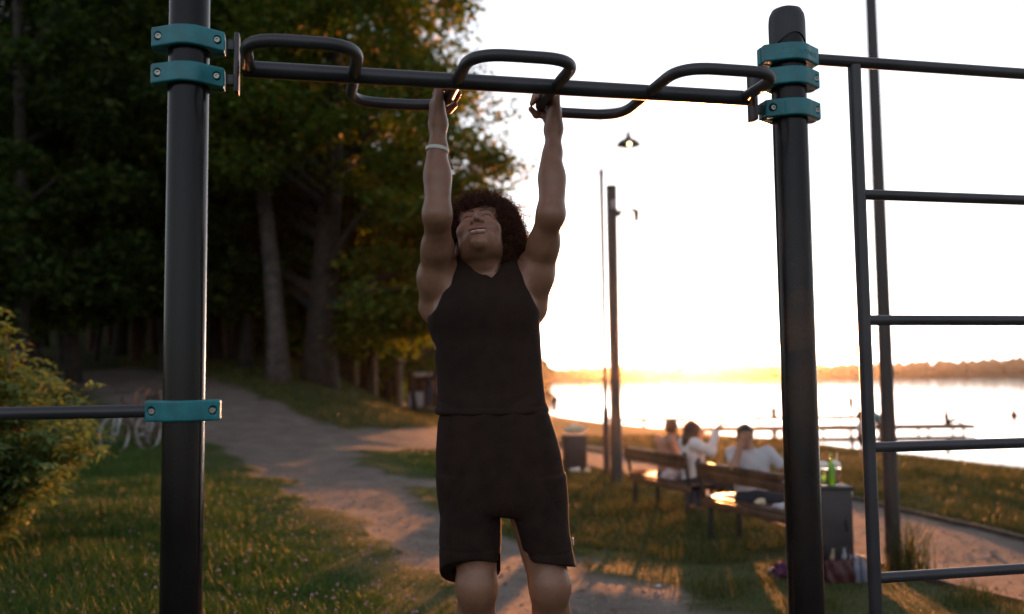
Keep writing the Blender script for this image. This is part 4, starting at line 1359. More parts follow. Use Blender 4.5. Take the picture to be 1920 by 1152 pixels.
for px, y0, y1, w, lab in ((666, 728, 676, 0.11, 'short sunlit wooden post next to the massive tree trunk'), (702, 735, 655, 0.10, 'sunlit wooden post between massive trunk and kiosk'), (748, 752, 672, 0.12, 'sunlit wooden post with a dark band near its top, beside the kiosk')):
    q = G((px - 960) / FPX * 33, 33)
    h = at(px, y1, 33).z - q.z
    tt = thing('wooden_post', lab, 'post', q, 0.3, 'wooden posts along the wood edge')
    MB().lathe([(w, -0.3), (w * 0.95, h - 0.03), (w * 0.7, h)], 12).build('shaft', pw, tt, auto=40)
    MB().lathe([(w + 0.012, h * 0.86), (w + 0.012, h * 0.91)], 12).build('band', iron_m, tt, auto=40)

# ------------------------------------------------------------------ jetties, boat, buoys
deck_m = mat('grey_deck_timber', (0.12, 0.10, 0.085), 0.75, var=0.3, scale=4)
def jetty(label, x0, x1, y, z, w, pitch, group):
    t = thing('jetty', label, 'jetty', (x0, y, z), 0, group)
    Ln = x1 - x0
    nb_ = int(Ln / 0.28)
    bx_ = MB().box((0, 0, 0), (0.25, w, 0.045))
    me = mesh(bx_.V, bx_.F, deck_m, smooth=False)
    for i in range(nb_):
        o = put('deck_board', me, t); o.location = (0.14 + i * 0.28, 0, -0.022)
    for s in (-1, 1): MB().box((Ln / 2, s * (w / 2 - 0.12), -0.135), (Ln, 0.09, 0.18)).build('beam', deck_m, t, smooth=False)
    pl = MB().lathe([(0.07, -1.9), (0.07, -0.225)], 10)
    pm_ = mesh(pl.V, pl.F, deck_m)
    for i in range(int(Ln / pitch) + 1):
        for s in (-1, 1):
            o = put('pile', pm_, t); o.location = (min(Ln - 0.15, 0.15 + i * pitch), s * (w / 2 - 0.12), 0)
    return t
JZ = EYE - 2.86
jetty('nearer long timber bathing jetty on piles, reaching farthest into the lake', 9.0, 25.0, 51.5, JZ, 1.5, 1.9, 'bathing jetties')
jetty('farther timber bathing jetty on piles, behind the nearer one', 6.0, 25.2, 63, JZ + 0.02, 1.3, 2.6, 'bathing jetties')
bt_ = thing('motor_boat', 'tiny white motor boat on the far water below the sunset', 'boat', (68, 420, WATER), 0.4)
B = Blob((-3, -1.2, -0.4), (3.2, 1.2, 1.0), 0.1)
B.ell((0, 0, 0.25), (2.6, 0.9, 0.6), 0.05); B.fn(lambda X, Y, Z: 0.55 - Z + 0 * X + 0 * Y, 0.03)
V, Q = B.net(); mk('hull', V, Q, mat('white_gelcoat', (0.75, 0.75, 0.75), 0.3), bt_)
MB().box((-0.2, 0, 0.9), (1.6, 1.1, 0.75), None, 0.1).build('cabin', mat('white_gelcoat', (0.75, 0.75, 0.75), 0.3), bt_)
for px, d, lab in ((1893, 70, 'small dark buoy floating off the end of the jetties'), (1780, 420, 'far buoy floating close to the opposite shore'), (1510, 120, 'buoy floating in the sun glitter behind the jetties')):
    t = thing('buoy', lab, 'buoy', ((px - 960) / FPX * d, d, WATER), 0, 'buoys on the lake')
    s = 0.22 + d * 0.0006
    MB().lathe([(0.02, -0.2 * s), (s, 0.0), (s * 1.0, 0.35 * s), (s * 0.55, s), (0.08, 1.5 * s), (0.05, 2.4 * s)], 14).build('float', mat('buoy_paint', (0.35, 0.10, 0.06), 0.5), t)
    MB().lathe([(0.09, 2.4 * s), (0.09, 2.9 * s)], 10).build('top_mark', iron_m, t)

# ------------------------------------------------------------------ the man on the bar
skin = mat('tanned_skin', (0.262, 0.128, 0.082), 0.38, var=0.08, scale=30, bump=0.12, bscale=180)
nt = skin.node_tree
nt.nodes['Principled BSDF'].inputs['Subsurface Weight'].default_value = 0.08
nt.nodes['Principled BSDF'].inputs['Subsurface Radius'].default_value = (0.012, 0.005, 0.003)
black_cloth = mat('black_jersey', (0.024, 0.014, 0.011), 0.92, var=0.15, scale=20, bump=0.15, bscale=500, spec=0.2)
black_fleece = mat('black_sweat_cloth', (0.024, 0.013, 0.010), 0.95, var=0.2, scale=18, bump=0.25, bscale=420, spec=0.2)
hair_m = mat('dark_brown_hair', (0.085, 0.036, 0.020), 0.5, var=0.4, scale=40)
white_rub = mat('white_silicone', (0.62, 0.60, 0.57), 0.5)
eye_m = mat('eye_white', (0.55, 0.52, 0.5), 0.25)
dark_m = mat('dark_iris', (0.012, 0.008, 0.006), 0.2)
lip_m = mat('lips', (0.30, 0.12, 0.10), 0.45)
tooth_m = mat('teeth', (0.62, 0.58, 0.52), 0.3)
shoe_m = mat('dark_shoe_fabric', (0.03, 0.03, 0.033), 0.7, bump=0.2, bscale=200)

def arr(v): return np.array([v[0], v[1], v[2]], float)
def row(y, xl, xr, Yc, ry):
    a_, b_ = at(xl, y, Yc), at(xr, y, Yc)
    return ((a_.z + b_.z) / 2, (a_.x + b_.x) / 2, Yc, (b_.x - a_.x) / 2, ry)

YB = 3.02
body = Blob((-0.45, 2.55, 0.02), (0.32, 3.36, 2.30), 0.0036)
torso = [row(498, 862, 962, YB + 0.02, 0.075), row(525, 836, 990, YB + 0.02, 0.10), row(560, 814, 1003, YB, 0.115), row(600, 806, 1007, YB, 0.12), row(650, 814, 1009, YB, 0.115),
         row(700, 822, 1011, YB, 0.105), row(750, 827, 1016, YB, 0.102), row(800, 826, 1030, YB, 0.108), row(850, 826, 1042, YB, 0.112), row(905, 832, 1044, YB, 0.105)]
body.loft(torso, 0.02, capr=0.05)
# chest, lats, shoulder blades
for px, sx in ((868, -1), (952, 1)):
    body.ell(arr(at(px, 580, YB - 0.075)), (0.075, 0.05, 0.062), 0.04)
hipL, hipR = arr(at(888, 890, YB)), arr(at(985, 890, YB))
kneeL, kneeR = arr(at(894, 1100, YB - 0.02)), arr(at(1031, 1098, YB - 0.02))
for hp, kn, sx in ((hipL, kneeL, -1), (hipR, kneeR, 1)):
    body.cone(hp, kn, 0.088, 0.060, 0.04)
    body.ell(kn + np.array([0, -0.018, 0.0]), (0.052, 0.052, 0.062), 0.03)
    body.ell(kn + np.array([0, -0.045, 0.012]), (0.030, 0.022, 0.036), 0.02)
    an = kn + np.array([0.006 * sx, 0.12, -0.41])
    body.cone(kn, kn * 0.62 + an * 0.38 + np.array([0, 0.022, 0]), 0.058, 0.059, 0.03)
    body.cone(kn * 0.62 + an * 0.38 + np.array([0, 0.022, 0]), an, 0.059, 0.036, 0.03)
    body.ell(kn * 0.7 + an * 0.3 + np.array([0.018 * sx, 0.035, 0]), (0.042, 0.045, 0.10), 0.04)
    heel = an + np.array([0, 0.03, -0.035]); toe = an + np.array([0.02 * sx, -0.10, -0.13])
    body.cone(an, heel, 0.036, 0.032, 0.02)
    body.cone(heel, toe, 0.032, 0.028, 0.02); body.cone(an, toe, 0.034, 0.026, 0.02)
# neck and head
C = arr(at(901, 445, 2.975))
f = np.array([-0.10, -0.76, 0.64]); f /= np.linalg.norm(f)
rr_ = np.array([1.0, 0, 0]); rr_ = rr_ - f * (f @ rr_); rr_ /= np.linalg.norm(rr_)
roll = rad(3)
uu = np.cross(f, rr_)
rA = rr_ * math.cos(roll) + uu * math.sin(roll); uA = -rr_ * math.sin(roll) + uu * math.cos(roll)
uA = -uA if uA[2] < 0 else uA
RH = np.stack([rA, f, uA], 1)
def hp_(x, y, z): return C + rA * x + f * y + uA * z
nb = arr(at(912, 512, YB + 0.015))
body.cone(nb, hp_(0, -0.045, -0.05), 0.058, 0.052, 0.025)
body.cone(nb, hp_(0, -0.032, -0.07), 0.048, 0.044, 0.02)
for sx in (-1, 1): body.cone(hp_(0.055 * sx, -0.03, -0.05), arr(at(917, 522, YB - 0.075)) + np.array([0.012 * sx, 0, 0]), 0.013, 0.011, 0.02)
body.ell(hp_(0, -0.015, 0.02), (0.074, 0.097, 0.098), 0.02, RH)
body.ell(hp_(0, 0.030, -0.024), (0.063, 0.060, 0.078), 0.03, RH)
body.ell(hp_(0, 0.036, -0.078), (0.046, 0.046, 0.034), 0.025, RH)
body.ell(hp_(0, 0.068, -0.106), (0.021, 0.019, 0.014), 0.02, RH)
for sx in (-1, 1):
    body.ell(hp_(0.044 * sx, 0.056, -0.030), (0.025, 0.026, 0.022), 0.022, RH)            # cheek
    body.ell(hp_(0.030 * sx, 0.077, 0.018), (0.026, 0.012, 0.008), 0.016, RH)             # brow
    body.ell(hp_(0.050 * sx, 0.010, -0.068), (0.014, 0.032, 0.024), 0.03, RH)             # jaw corner
    body.ell(hp_(0.079 * sx, -0.016, -0.022), (0.009, 0.017, 0.030), 0.006, RH)           # ear
    body.ell(hp_(0.084 * sx, -0.012, -0.020), (0.006, 0.009, 0.018), 0.004, RH, 'sub')
for sx in (-1, 1):
    body.ell(hp_(0.031 * sx, 0.094, 0.001), (0.018, 0.013, 0.011), 0.010, RH, 'sub')
    body.ell(hp_(0.031 * sx, 0.072, 0.000), (0.018, 0.0165, 0.0135), 0.004, RH)
    body.chain([hp_(0.017 * sx, 0.090, -0.001), hp_(0.031 * sx, 0.0915, 0.0015), hp_(0.045 * sx, 0.082, -0.001)], [0.0015, 0.0026, 0.0015], 0.002, 'sub')  # narrowed eye
    body.ell(hp_(0.031 * sx, 0.079, -0.0125), (0.015, 0.009, 0.005), 0.008, RH)           # lower lid pad
body.chain([hp_(0, 0.083, 0.010), hp_(0, 0.094, -0.010), hp_(0, 0.107, -0.029)], [0.006, 0.007, 0.0098], 0.012)
for sx in (-1, 1):
    body.ell(hp_(0.0150 * sx, 0.094, -0.033), (0.0080, 0.012, 0.0072), 0.006, RH)
    body.ell(hp_(0.0072 * sx, 0.102, -0.0405), (0.0046, 0.0060, 0.0046), 0.002, RH, 'sub')
# smiling mouth
body.ell(hp_(0, 0.066, -0.066), (0.036, 0.022, 0.024), 0.018, RH)
def surf(x, z, y0=0.14):
    y = y0
    while y > 0.0:
        if body.val(hp_(x, y, z)) < 0: return y
        y -= 0.001
    return 0.05
MX = (-0.029, -0.019, 0.0, 0.019, 0.029)
MZ = (-0.0630, -0.0672, -0.0690, -0.0672, -0.0630)
mouth = [(x, surf(x, z), z) for x, z in zip(MX, MZ)]
body.chain([hp_(x, y - 0.001, z) for x, y, z in mouth], [0.003, 0.0078, 0.0100, 0.0078, 0.003], 0.002, 'sub')
body.chain([hp_(x, y - 0.010, z) for x, y, z in mouth[1:4]], [0.0072, 0.0100, 0.0072], 0.002, 'sub')
for sx in (-1, 1): body.chain([hp_(0.018 * sx, surf(0.018 * sx, -0.040), -0.040), hp_(0.033 * sx, surf(0.033 * sx, -0.052), -0.052), hp_(0.037 * sx, surf(0.037 * sx, -0.066), -0.066)], [0.0016, 0.0024, 0.0014], 0.006, 'sub')

# arms
barC, barD = arr(bar(0.604, 0.150, ZB)), arr(bar(0.905, 0.150, ZB))
axb = arr(PV)
upv = np.array([0, 0, 1.0])
def hand(B, bp, side):
    out = np.array([side * 1.0, 0.0, 0.0]); out = out - axb * (axb @ out); out /= np.linalg.norm(out)
    W = bp + out * 0.034 + upv * -0.088
    B.cone(W, bp + out * 0.038 + upv * -0.03, 0.027, 0.024, 0.02)
    for o, ln in ((-0.034, 0.90), (-0.012, 1.0), (0.010, 1.05), (0.031, 0.97)):
        k = bp + axb * o
        kn = k + out * 0.034 + upv * 0.016
        B.cone(W + axb * o * 0.45, kn, 0.019, 0.0125, 0.014)
        pts_ = [kn, k + out * 0.012 + upv * 0.030, k - out * 0.018 + upv * 0.0255 * ln, k - out * 0.0275 + upv * (0.008 - 0.008 * ln)]
        B.chain(pts_, [0.0115, 0.0105, 0.0095, 0.0082], 0.004)
    tb = W + axb * 0.022 + upv * 0.022 - out * 0.002
    B.chain([W + axb * 0.008, tb, bp + out * 0.018 + axb * 0.056 - upv * 0.024, bp - out * 0.008 + axb * 0.054 - upv * 0.0285, bp - out * 0.027 + axb * 0.048 - upv * 0.012], [0.022, 0.018, 0.0125, 0.0105, 0.009], 0.008)
    return W
WR, WL = hand(body, barC, -1), hand(body, barD, 1)
elR, elL = arr(at(820, 402, 2.79)), arr(at(1033, 402, 2.86))
shR, shL = arr(at(822, 522, 2.985)), arr(at(1001, 515, 3.00))
for Wp, el, sh, sx in ((WR, elR, shR, -1), (WL, elL, shL, 1)):
    m1 = Wp * 0.42 + el * 0.58
    body.chain([Wp, Wp * 0.72 + el * 0.28, m1, el], [0.0250, 0.0270, 0.037, 0.040], 0.02)
    body.ell(m1 + np.array([-0.012, 0.004, 0.0]), (0.027, 0.031, 0.088), 0.018)
    body.ell(m1 + np.array([0.013, -0.008, -0.02]), (0.025, 0.030, 0.078), 0.018)
    body.cone(Wp + np.array([0.006, -0.022, 0.0]), m1 + np.array([0.004, -0.030, 0.0]), 0.0045, 0.007, 0.008)     # tendon
    body.cone(Wp + np.array([-0.008, -0.021, 0.0]), m1 + np.array([-0.012, -0.028, 0.0]), 0.004, 0.006, 0.008)
    body.chain([el, el * 0.5 + sh * 0.5, sh], [0.040, 0.042, 0.054], 0.03)
    R_ = Vector(sh - el).to_track_quat('Z', 'X').to_matrix()
    RR = np.array([[R_[i][j] for j in range(3)] for i in range(3)])
    mid = el * 0.5 + sh * 0.5
    body.ell(mid + np.array([-0.006 * sx, -0.018, 0.012]), (0.030, 0.034, 0.080), 0.012, RR)      # biceps
    body.ell(el * 0.45 + sh * 0.55 + np.array([0.020 * sx, 0.016, -0.015]), (0.032, 0.036, 0.090), 0.014, RR)  # triceps
    body.ell(sh + np.array([0.004 * sx, -0.012, 0.008]), (0.054, 0.058, 0.066), 0.02)                       # shoulder
    lat = arr(at(812 if sx < 0 else 1000, 575, YB + 0.02))
    body.cone(sh, lat, 0.050, 0.048, 0.04)
    body.cone(sh, nb + np.array([0.035 * sx, 0.03, 0.005]), 0.045, 0.045, 0.05)
    pec = arr(at(868 if sx < 0 else 952, 575, YB - 0.075))
    body.cone(sh + np.array([-0.02 * sx, -0.03, -0.02]), pec, 0.028, 0.04, 0.03)
lines = {}
for sx in (-1, 1):
    for kx, P2 in (('lash', [(0.0165, 0.003), (0.022, 0.0048), (0.031, 0.0058), (0.039, 0.0035), (0.045, -0.002)]), ('brow', [(0.012, 0.0230), (0.020, 0.0255), (0.029, 0.0265), (0.038, 0.0250), (0.045, 0.021), (0.051, 0.015)])):
        lines[(sx, kx)] = [(x_ * sx, surf(x_ * sx, z_), z_) for x_, z_ in P2]
V, Q = body.net()
man = mk('person', V, Q, skin)
man.data.update()
tag(man, 'smiling curly-haired man in black tank top and shorts hanging from the overhead bar', 'person')
del body

def part_blob(name, B, m, parent):
    V, Q = B.net()
    return mk(name, V, Q, m, parent)

# tank top: shaped by neckline and armholes, loose at the hem
zof = lambda y, Y=YB: at(915, y, Y).z
tank = Blob((-0.36, 2.78, 1.08), (0.20, 3.25, 1.80), 0.0042)
tr_ = [(z, cx, cy, rx, ry) for z, cx, cy, rx, ry in torso if z > zof(790)]
tr_ += [row(470, 868, 962, YB + 0.02, 0.07), row(777, 820, 1025, YB, 0.113), row(760, 823, 1022, YB, 0.110)]
tank.loft(tr_, 0.02, off=0.011, capr=0.012)
for px in (868, 952): tank.ell(arr(at(px, 580, YB - 0.075)), (0.086, 0.061, 0.073), 0.05)
for sx in (-1, 1): tank.cone(arr(at(915 + 36 * sx, 486, YB - 0.01)), arr(at(915 + 48 * sx, 530, YB - 0.05)), 0.042, 0.05, 0.03)
for sx in (-1, 1): tank.cone(arr(at(915 + 36 * sx, 486, YB + 0.03)), arr(at(915 + 60 * sx, 530, YB + 0.05)), 0.042, 0.05, 0.03)
zA, zB_ = zof(478), zof(590)
cxz = lambda Z: np.interp(np.asarray(Z).ravel(), [zof(800), zof(470)], [at(923, 800, YB).x, at(910, 470, YB).x]).reshape(np.shape(Z)).astype(np.float32)
def armhole(X, Y, Z):
    t = np.clip((Z - zB_) / (zA - zB_), 0, 1.3)
    w = 0.182 - 0.082 * np.clip(t, 0, 1.3) ** 0.55
    d = w - np.abs(X - cxz(Z))
    return np.maximum(d, zB_ - Z)
tank.fn(armhole, 0.012)
vb, vt = zof(521, 2.93), zof(478, 2.93)
xv = at(922, 520, 2.93).x; xt = at(908, 480, 2.93).x
def neck(X, Y, Z):
    t = np.clip((Z - vb) / (vt - vb), 0, 1.4)
    c = xv + (xt - xv) * t
    d = np.abs(X - c) - 0.075 * t
    front = np.maximum(d * 0.75, vb - Z)
    return np.maximum(front, (Y - (YB + 0.05)))
tank.fn(neck, 0.006)
tank.fn(lambda X, Y, Z: np.maximum(np.sqrt((X - nb[0]) ** 2 + (Y - nb[1]) ** 2) - 0.074 + 0 * Z, zof(502) - Z), 0.006)
# folds
sl, (X, Y, Z) = tank.win(tank.lo, tank.lo + tank.h * tank.n)
zh = zof(772)
rid = lambda u: 1 - np.abs(np.sin(u)) ** 0.7             # sharp creases
fold = 0.0045 * rid(48 * (Z - zh) + 3 * np.sin(9 * X + 3 * Y)) * np.exp(-((Z - zh - 0.03) / 0.035) ** 2) * (0.4 + 0.6 * np.sin(13 * X + 1) ** 2)
fold = fold + 0.0055 * rid(21 * (X * 0.75 + 0.7 * Z) + 1.4 * np.sin(12 * Z)) * np.clip((zof(540) - Z) * 6, 0, 1) * (0.5 + 0.5 * np.sin(11 * X + 6 * Z + 2)) * np.clip((Z - zh) * 9, 0, 1)
fold = fold + 0.0045 * rid(24 * (X * 0.85 - 0.5 * Z) + np.sin(9 * Z)) * np.exp(-((Z - zof(655)) / 0.10) ** 2)
fold = fold + 0.0018 * np.exp(-((Z - (zh + 0.017)) / 0.0025) ** 2)
tank.F[sl] += fold.astype(np.float32)
part_blob('tank_top', tank, black_cloth, man)

# shorts
shorts = Blob((-0.38, 2.80, 0.55), (0.32, 3.26, 1.30), 0.0045)
shorts.loft([row(764, 824, 1026, YB, 0.114), row(800, 820, 1038, YB, 0.126), row(850, 817, 1052, YB, 0.135), row(900, 819, 1060, YB, 0.134), row(948, 822, 1064, YB, 0.122), row(968, 830, 1058, YB, 0.10)], 0.02, capr=0.03)
shorts.loft([row(890, 820, 944, YB, 0.118), row(950, 822, 943, YB, 0.112), row(1000, 823, 941, YB, 0.11), row(1050, 824, 939, YB, 0.11), row(1130, 826, 938, YB + 0.01, 0.11)], 0.012, capr=0.006)
shorts.loft([row(890, 946, 1060, YB, 0.118), row(950, 953, 1066, YB, 0.112), row(1000, 968, 1070, YB, 0.108), row(1050, 981, 1077, YB, 0.106), row(1090, 984, 1086, YB, 0.106)], 0.012, capr=0.006)
zl, zr = zof(1052, 2.93), zof(1060, 2.93)
def hem(X, Y, Z):
    left = X < at(955, 1000, YB).x
    zc = np.where(left, zl - 0.52 * (Y - 2.92) + 0.05 * (X - at(880, 1000, YB).x), zr - 0.20 * (Y - 2.92) - 0.10 * (X - at(1035, 1000, YB).x))
    return (Z - zc) * 0.9
shorts.fn(hem, 0.004)
for kn, hpx in ((kneeL, hipL), (kneeR, hipR)):     # hollow legs
    q = kn * 0.75 + hpx * 0.25
    shorts.cone(kn + np.array([0, 0.0, -0.12]), q, 0.082, 0.076, 0.006, 'sub')
sl, (X, Y, Z) = shorts.win(shorts.lo, shorts.lo + shorts.h * shorts.n)
cx0 = at(938, 800, YB).x
fold = 0.0022 * np.exp(-((X - cx0) / 0.004) ** 2) * (Z > zof(955))
fold = fold + 0.0070 * (1 - np.abs(np.sin(17 * (X - cx0) + 9 * (Z - zof(960)) * np.sign(X - cx0))) ** 0.7) * np.exp(-((Z - zof(930)) / 0.14) ** 2)
fold = fold + 0.0035 * np.sin(70 * X + 9 * Z) * np.exp(-((Z - zof(772)) / 0.05) ** 2)
fold = fold + 0.0022 * np.exp(-((Z - (np.where(X < cx0, zl, zr) + 0.03)) / 0.0035) ** 2)
shorts.F[sl] += fold.astype(np.float32)
sh_o = part_blob('shorts', shorts, black_fleece, man)
tg = MB().box(arr(at(1074, 1015, 2.985)), (0.004, 0.016, 0.022), Euler((0, 0, 0.2)).to_matrix(), 0.001)
tg.build('side_tag', white_rub, sh_o)

# wristband
bc = WR * 0.70 + elR * 0.30
bx = unit(WR - elR)
q_ = Vector(bx + np.array([0.10, 0, 0])).to_track_quat('Z', 'X').to_matrix()
wb = MB(); wb.lathe([(0.0335, -0.006), (0.0362, -0.0055), (0.0362, 0.0055), (0.0335, 0.006)], 36, bc + np.array([-0.002, -0.001, 0]), q_)
wb.build('wristband', white_rub, man, smooth=True, auto=40)

# face pieces
def small(name, pts_, rs, m, parent, k=0.002, h=0.0014):
    pts_ = [hp_(*q) for q in pts_]
    B = Blob(np.min(pts_, 0) - 0.02, np.max(pts_, 0) + 0.02, h)
    B.chain(pts_, rs, k)
    return part_blob(name, B, m, parent)
for sx in (-1, 1):
    eo = small('eye', [(0.0270 * sx, 0.0745, 0.000), (0.0350 * sx, 0.0735, 0.000)], [0.0115, 0.0115], eye_m, man)
    small('iris', [(0.0310 * sx, 0.0835, 0.0015), (0.0312 * sx, 0.0838, 0.0015)], [0.0048, 0.0048], dark_m, eo)
    small('eyelashes', lines[(sx, 'lash')], [0.0016, 0.0026, 0.0030, 0.0026, 0.0017], hair_m, eo)
    small('eyebrow', lines[(sx, 'brow')], [0.0040, 0.0047, 0.0047, 0.0043, 0.0036, 0.0024], hair_m, man)
small('upper_lip', [(x, y + 0.0005, z + 0.0100 - 0.005 * (abs(x) > 0.025)) for x, y, z in mouth], [0.0014, 0.0036, 0.0042, 0.0036, 0.0014], lip_m, man)
small('lower_lip', [(x * 0.93, y + 0.0005, z - 0.0120 + 0.007 * (abs(x) > 0.025)) for x, y, z in mouth], [0.0014, 0.0046, 0.0056, 0.0046, 0.0014], lip_m, man)
small('teeth', [(x * 0.92, y - 0.0075, z + 0.0040) for x, y, z in mouth], [0.0022, 0.0042, 0.0046, 0.0042, 0.0022], tooth_m, man)

curl_m = leaf_mat('hair_locks', [(0.0, (0.05, 0.020, 0.011)), (0.6, (0.085, 0.036, 0.02)), (1.0, (0.16, 0.07, 0.035))], 0.35, 0.45)
# curly hair: a core and springy locks
hc = hp_(0.012, -0.045, 0.040)
core = Blob(hc - 0.2, hc + 0.2, 0.005)
core.ell(hp_(0.006, -0.026, 0.066), (0.116, 0.106, 0.102), 0.02, RH)
core.ell(hp_(0.046, -0.060, 0.012), (0.090, 0.070, 0.092), 0.03, RH)
core.ell(hp_(0.0, 0.095, -0.035), (0.075, 0.085, 0.096), 0.02, RH, 'sub')
core.cone(hp_(0, 0.02, -0.10), hp_(0, 0.14, -0.10), 0.062, 0.06, 0.01, 'sub')
sl, (X, Y, Z) = core.win(core.lo, core.lo + core.h * core.n)
core.F[sl] += (0.006 * np.sin(130 * X + 2 * np.sin(90 * Z)) * np.sin(120 * Y) * np.sin(125 * Z + 1)).astype(np.float32)
hV, hQ = core.net()
hair = mk('hair', hV, hQ, hair_m, man)
r = np.random.default_rng(77)
V, F, nv = [], [], 0
K, S = 14, 3
t = np.linspace(0, 1, K)
hcen = hp_(0.015, -0.045, 0.02)
for vi in r.choice(len(hV), 10500):
    base = hV[vi]
    loc = RH.T @ (base - C)
    if loc[1] > 0.0 and abs(loc[0]) < 0.064 and loc[2] < 0.058: continue
    if loc[1] > 0.02 and loc[2] < -0.03: continue
    dvec = unit(base - hcen)
    base = base + dvec * r.uniform(-0.006, 0.004)
    ax = unit(dvec + r.normal(size=3) * 0.55)
    a1 = unit(np.cross(ax, [0.3, 0.5, 0.8])); a2 = np.cross(ax, a1)
    R0 = r.uniform(0.0035, 0.0075); turns = r.uniform(1.0, 2.0); ln = r.uniform(0.008, 0.026) * (2.0 if r.uniform() < 0.15 else 1)
    ph = r.uniform(0, 6.28)
    p_ = base + ax * (ln * t)[:, None] + (a1 * np.cos(ph + turns * 6.28 * t)[:, None] + a2 * np.sin(ph + turns * 6.28 * t)[:, None]) * R0
    w = r.uniform(0.0008, 0.0016)
    tg_ = np.gradient(p_, axis=0); tg_ = unit(tg_)
    n1 = unit(np.cross(tg_, ax[None, :] + 1e-3)); n2 = np.cross(tg_, n1)
    ring = np.stack([p_ + (n1 * math.cos(2 * math.pi * s / S) + n2 * math.sin(2 * math.pi * s / S)) * (w * (1 - 0.5 * t))[:, None] for s in range(S)], 1)
    V.append(ring.reshape(-1, 3))
    b0 = nv + np.arange(K - 1)[:, None] * S
    for s in range(S):
        s2 = (s + 1) % S
        F.append(np.concatenate([b0 + s, b0 + s2, b0 + S + s2, b0 + S + s], 1))
    nv += K * S
tag(mk('curls', np.concatenate(V), np.concatenate(F), curl_m, hair), kind='stuff')

# shoes
for kn, sx in ((kneeL, -1), (kneeR, 1)):
    an = kn + np.array([0.006 * sx, 0.12, -0.41])
    heel = an + np.array([0, 0.03, -0.035]); toe = an + np.array([0.02 * sx, -0.10, -0.13])
    B = Blob(an - np.array([0.1, 0.2, 0.2]), an + np.array([0.1, 0.12, 0.08]), 0.005)
    B.cone(an + np.array([0, 0.01, -0.005]), heel, 0.044, 0.042, 0.02); B.cone(heel, toe, 0.041, 0.037, 0.02); B.cone(an + np.array([0, -0.01, -0.03]), toe, 0.04, 0.036, 0.02)
    part_blob('shoe', B, shoe_m, man)

# ------------------------------------------------------------------ the other people
def V3(*a): return np.array(a, float)
def seated(**k):
    J = dict(pel=V3(0, 0, .53), chest=V3(0, .03, .86), neck=V3(0, .03, 1.03), head=V3(0, .005, 1.155), fd=V3(0, -1, 0),
             sh=(V3(-.185, .03, .985), V3(.185, .03, .985)), el=(V3(-.24, -.03, .72), V3(.24, -.03, .72)), wr=(V3(-.14, -.24, .66), V3(.14, -.24, .66)),
             hip=(V3(-.095, -.02, .53), V3(.095, -.02, .53)), kn=(V3(-.12, -.43, .51), V3(.12, -.43, .51)), an=(V3(-.12, -.40, .09), V3(.12, -.40, .09)))
    J.update(k); return J
def standing(**k):
    J = dict(pel=V3(0, 0, .96), chest=V3(0, 0, 1.28), neck=V3(0, .01, 1.47), head=V3(0, -.01, 1.60), fd=V3(0, -1, 0),
             sh=(V3(-.185, 0, 1.42), V3(.185, 0, 1.42)), el=(V3(-.25, .02, 1.13), V3(.25, .02, 1.13)), wr=(V3(-.24, -.06, .88), V3(.24, -.06, .88)),
             hip=(V3(-.09, 0, .93), V3(.09, 0, .93)), kn=(V3(-.10, -.02, .50), V3(.11, .0, .50)), an=(V3(-.10, .02, .085), V3(.12, .03, .085)))
    J.update(k); return J

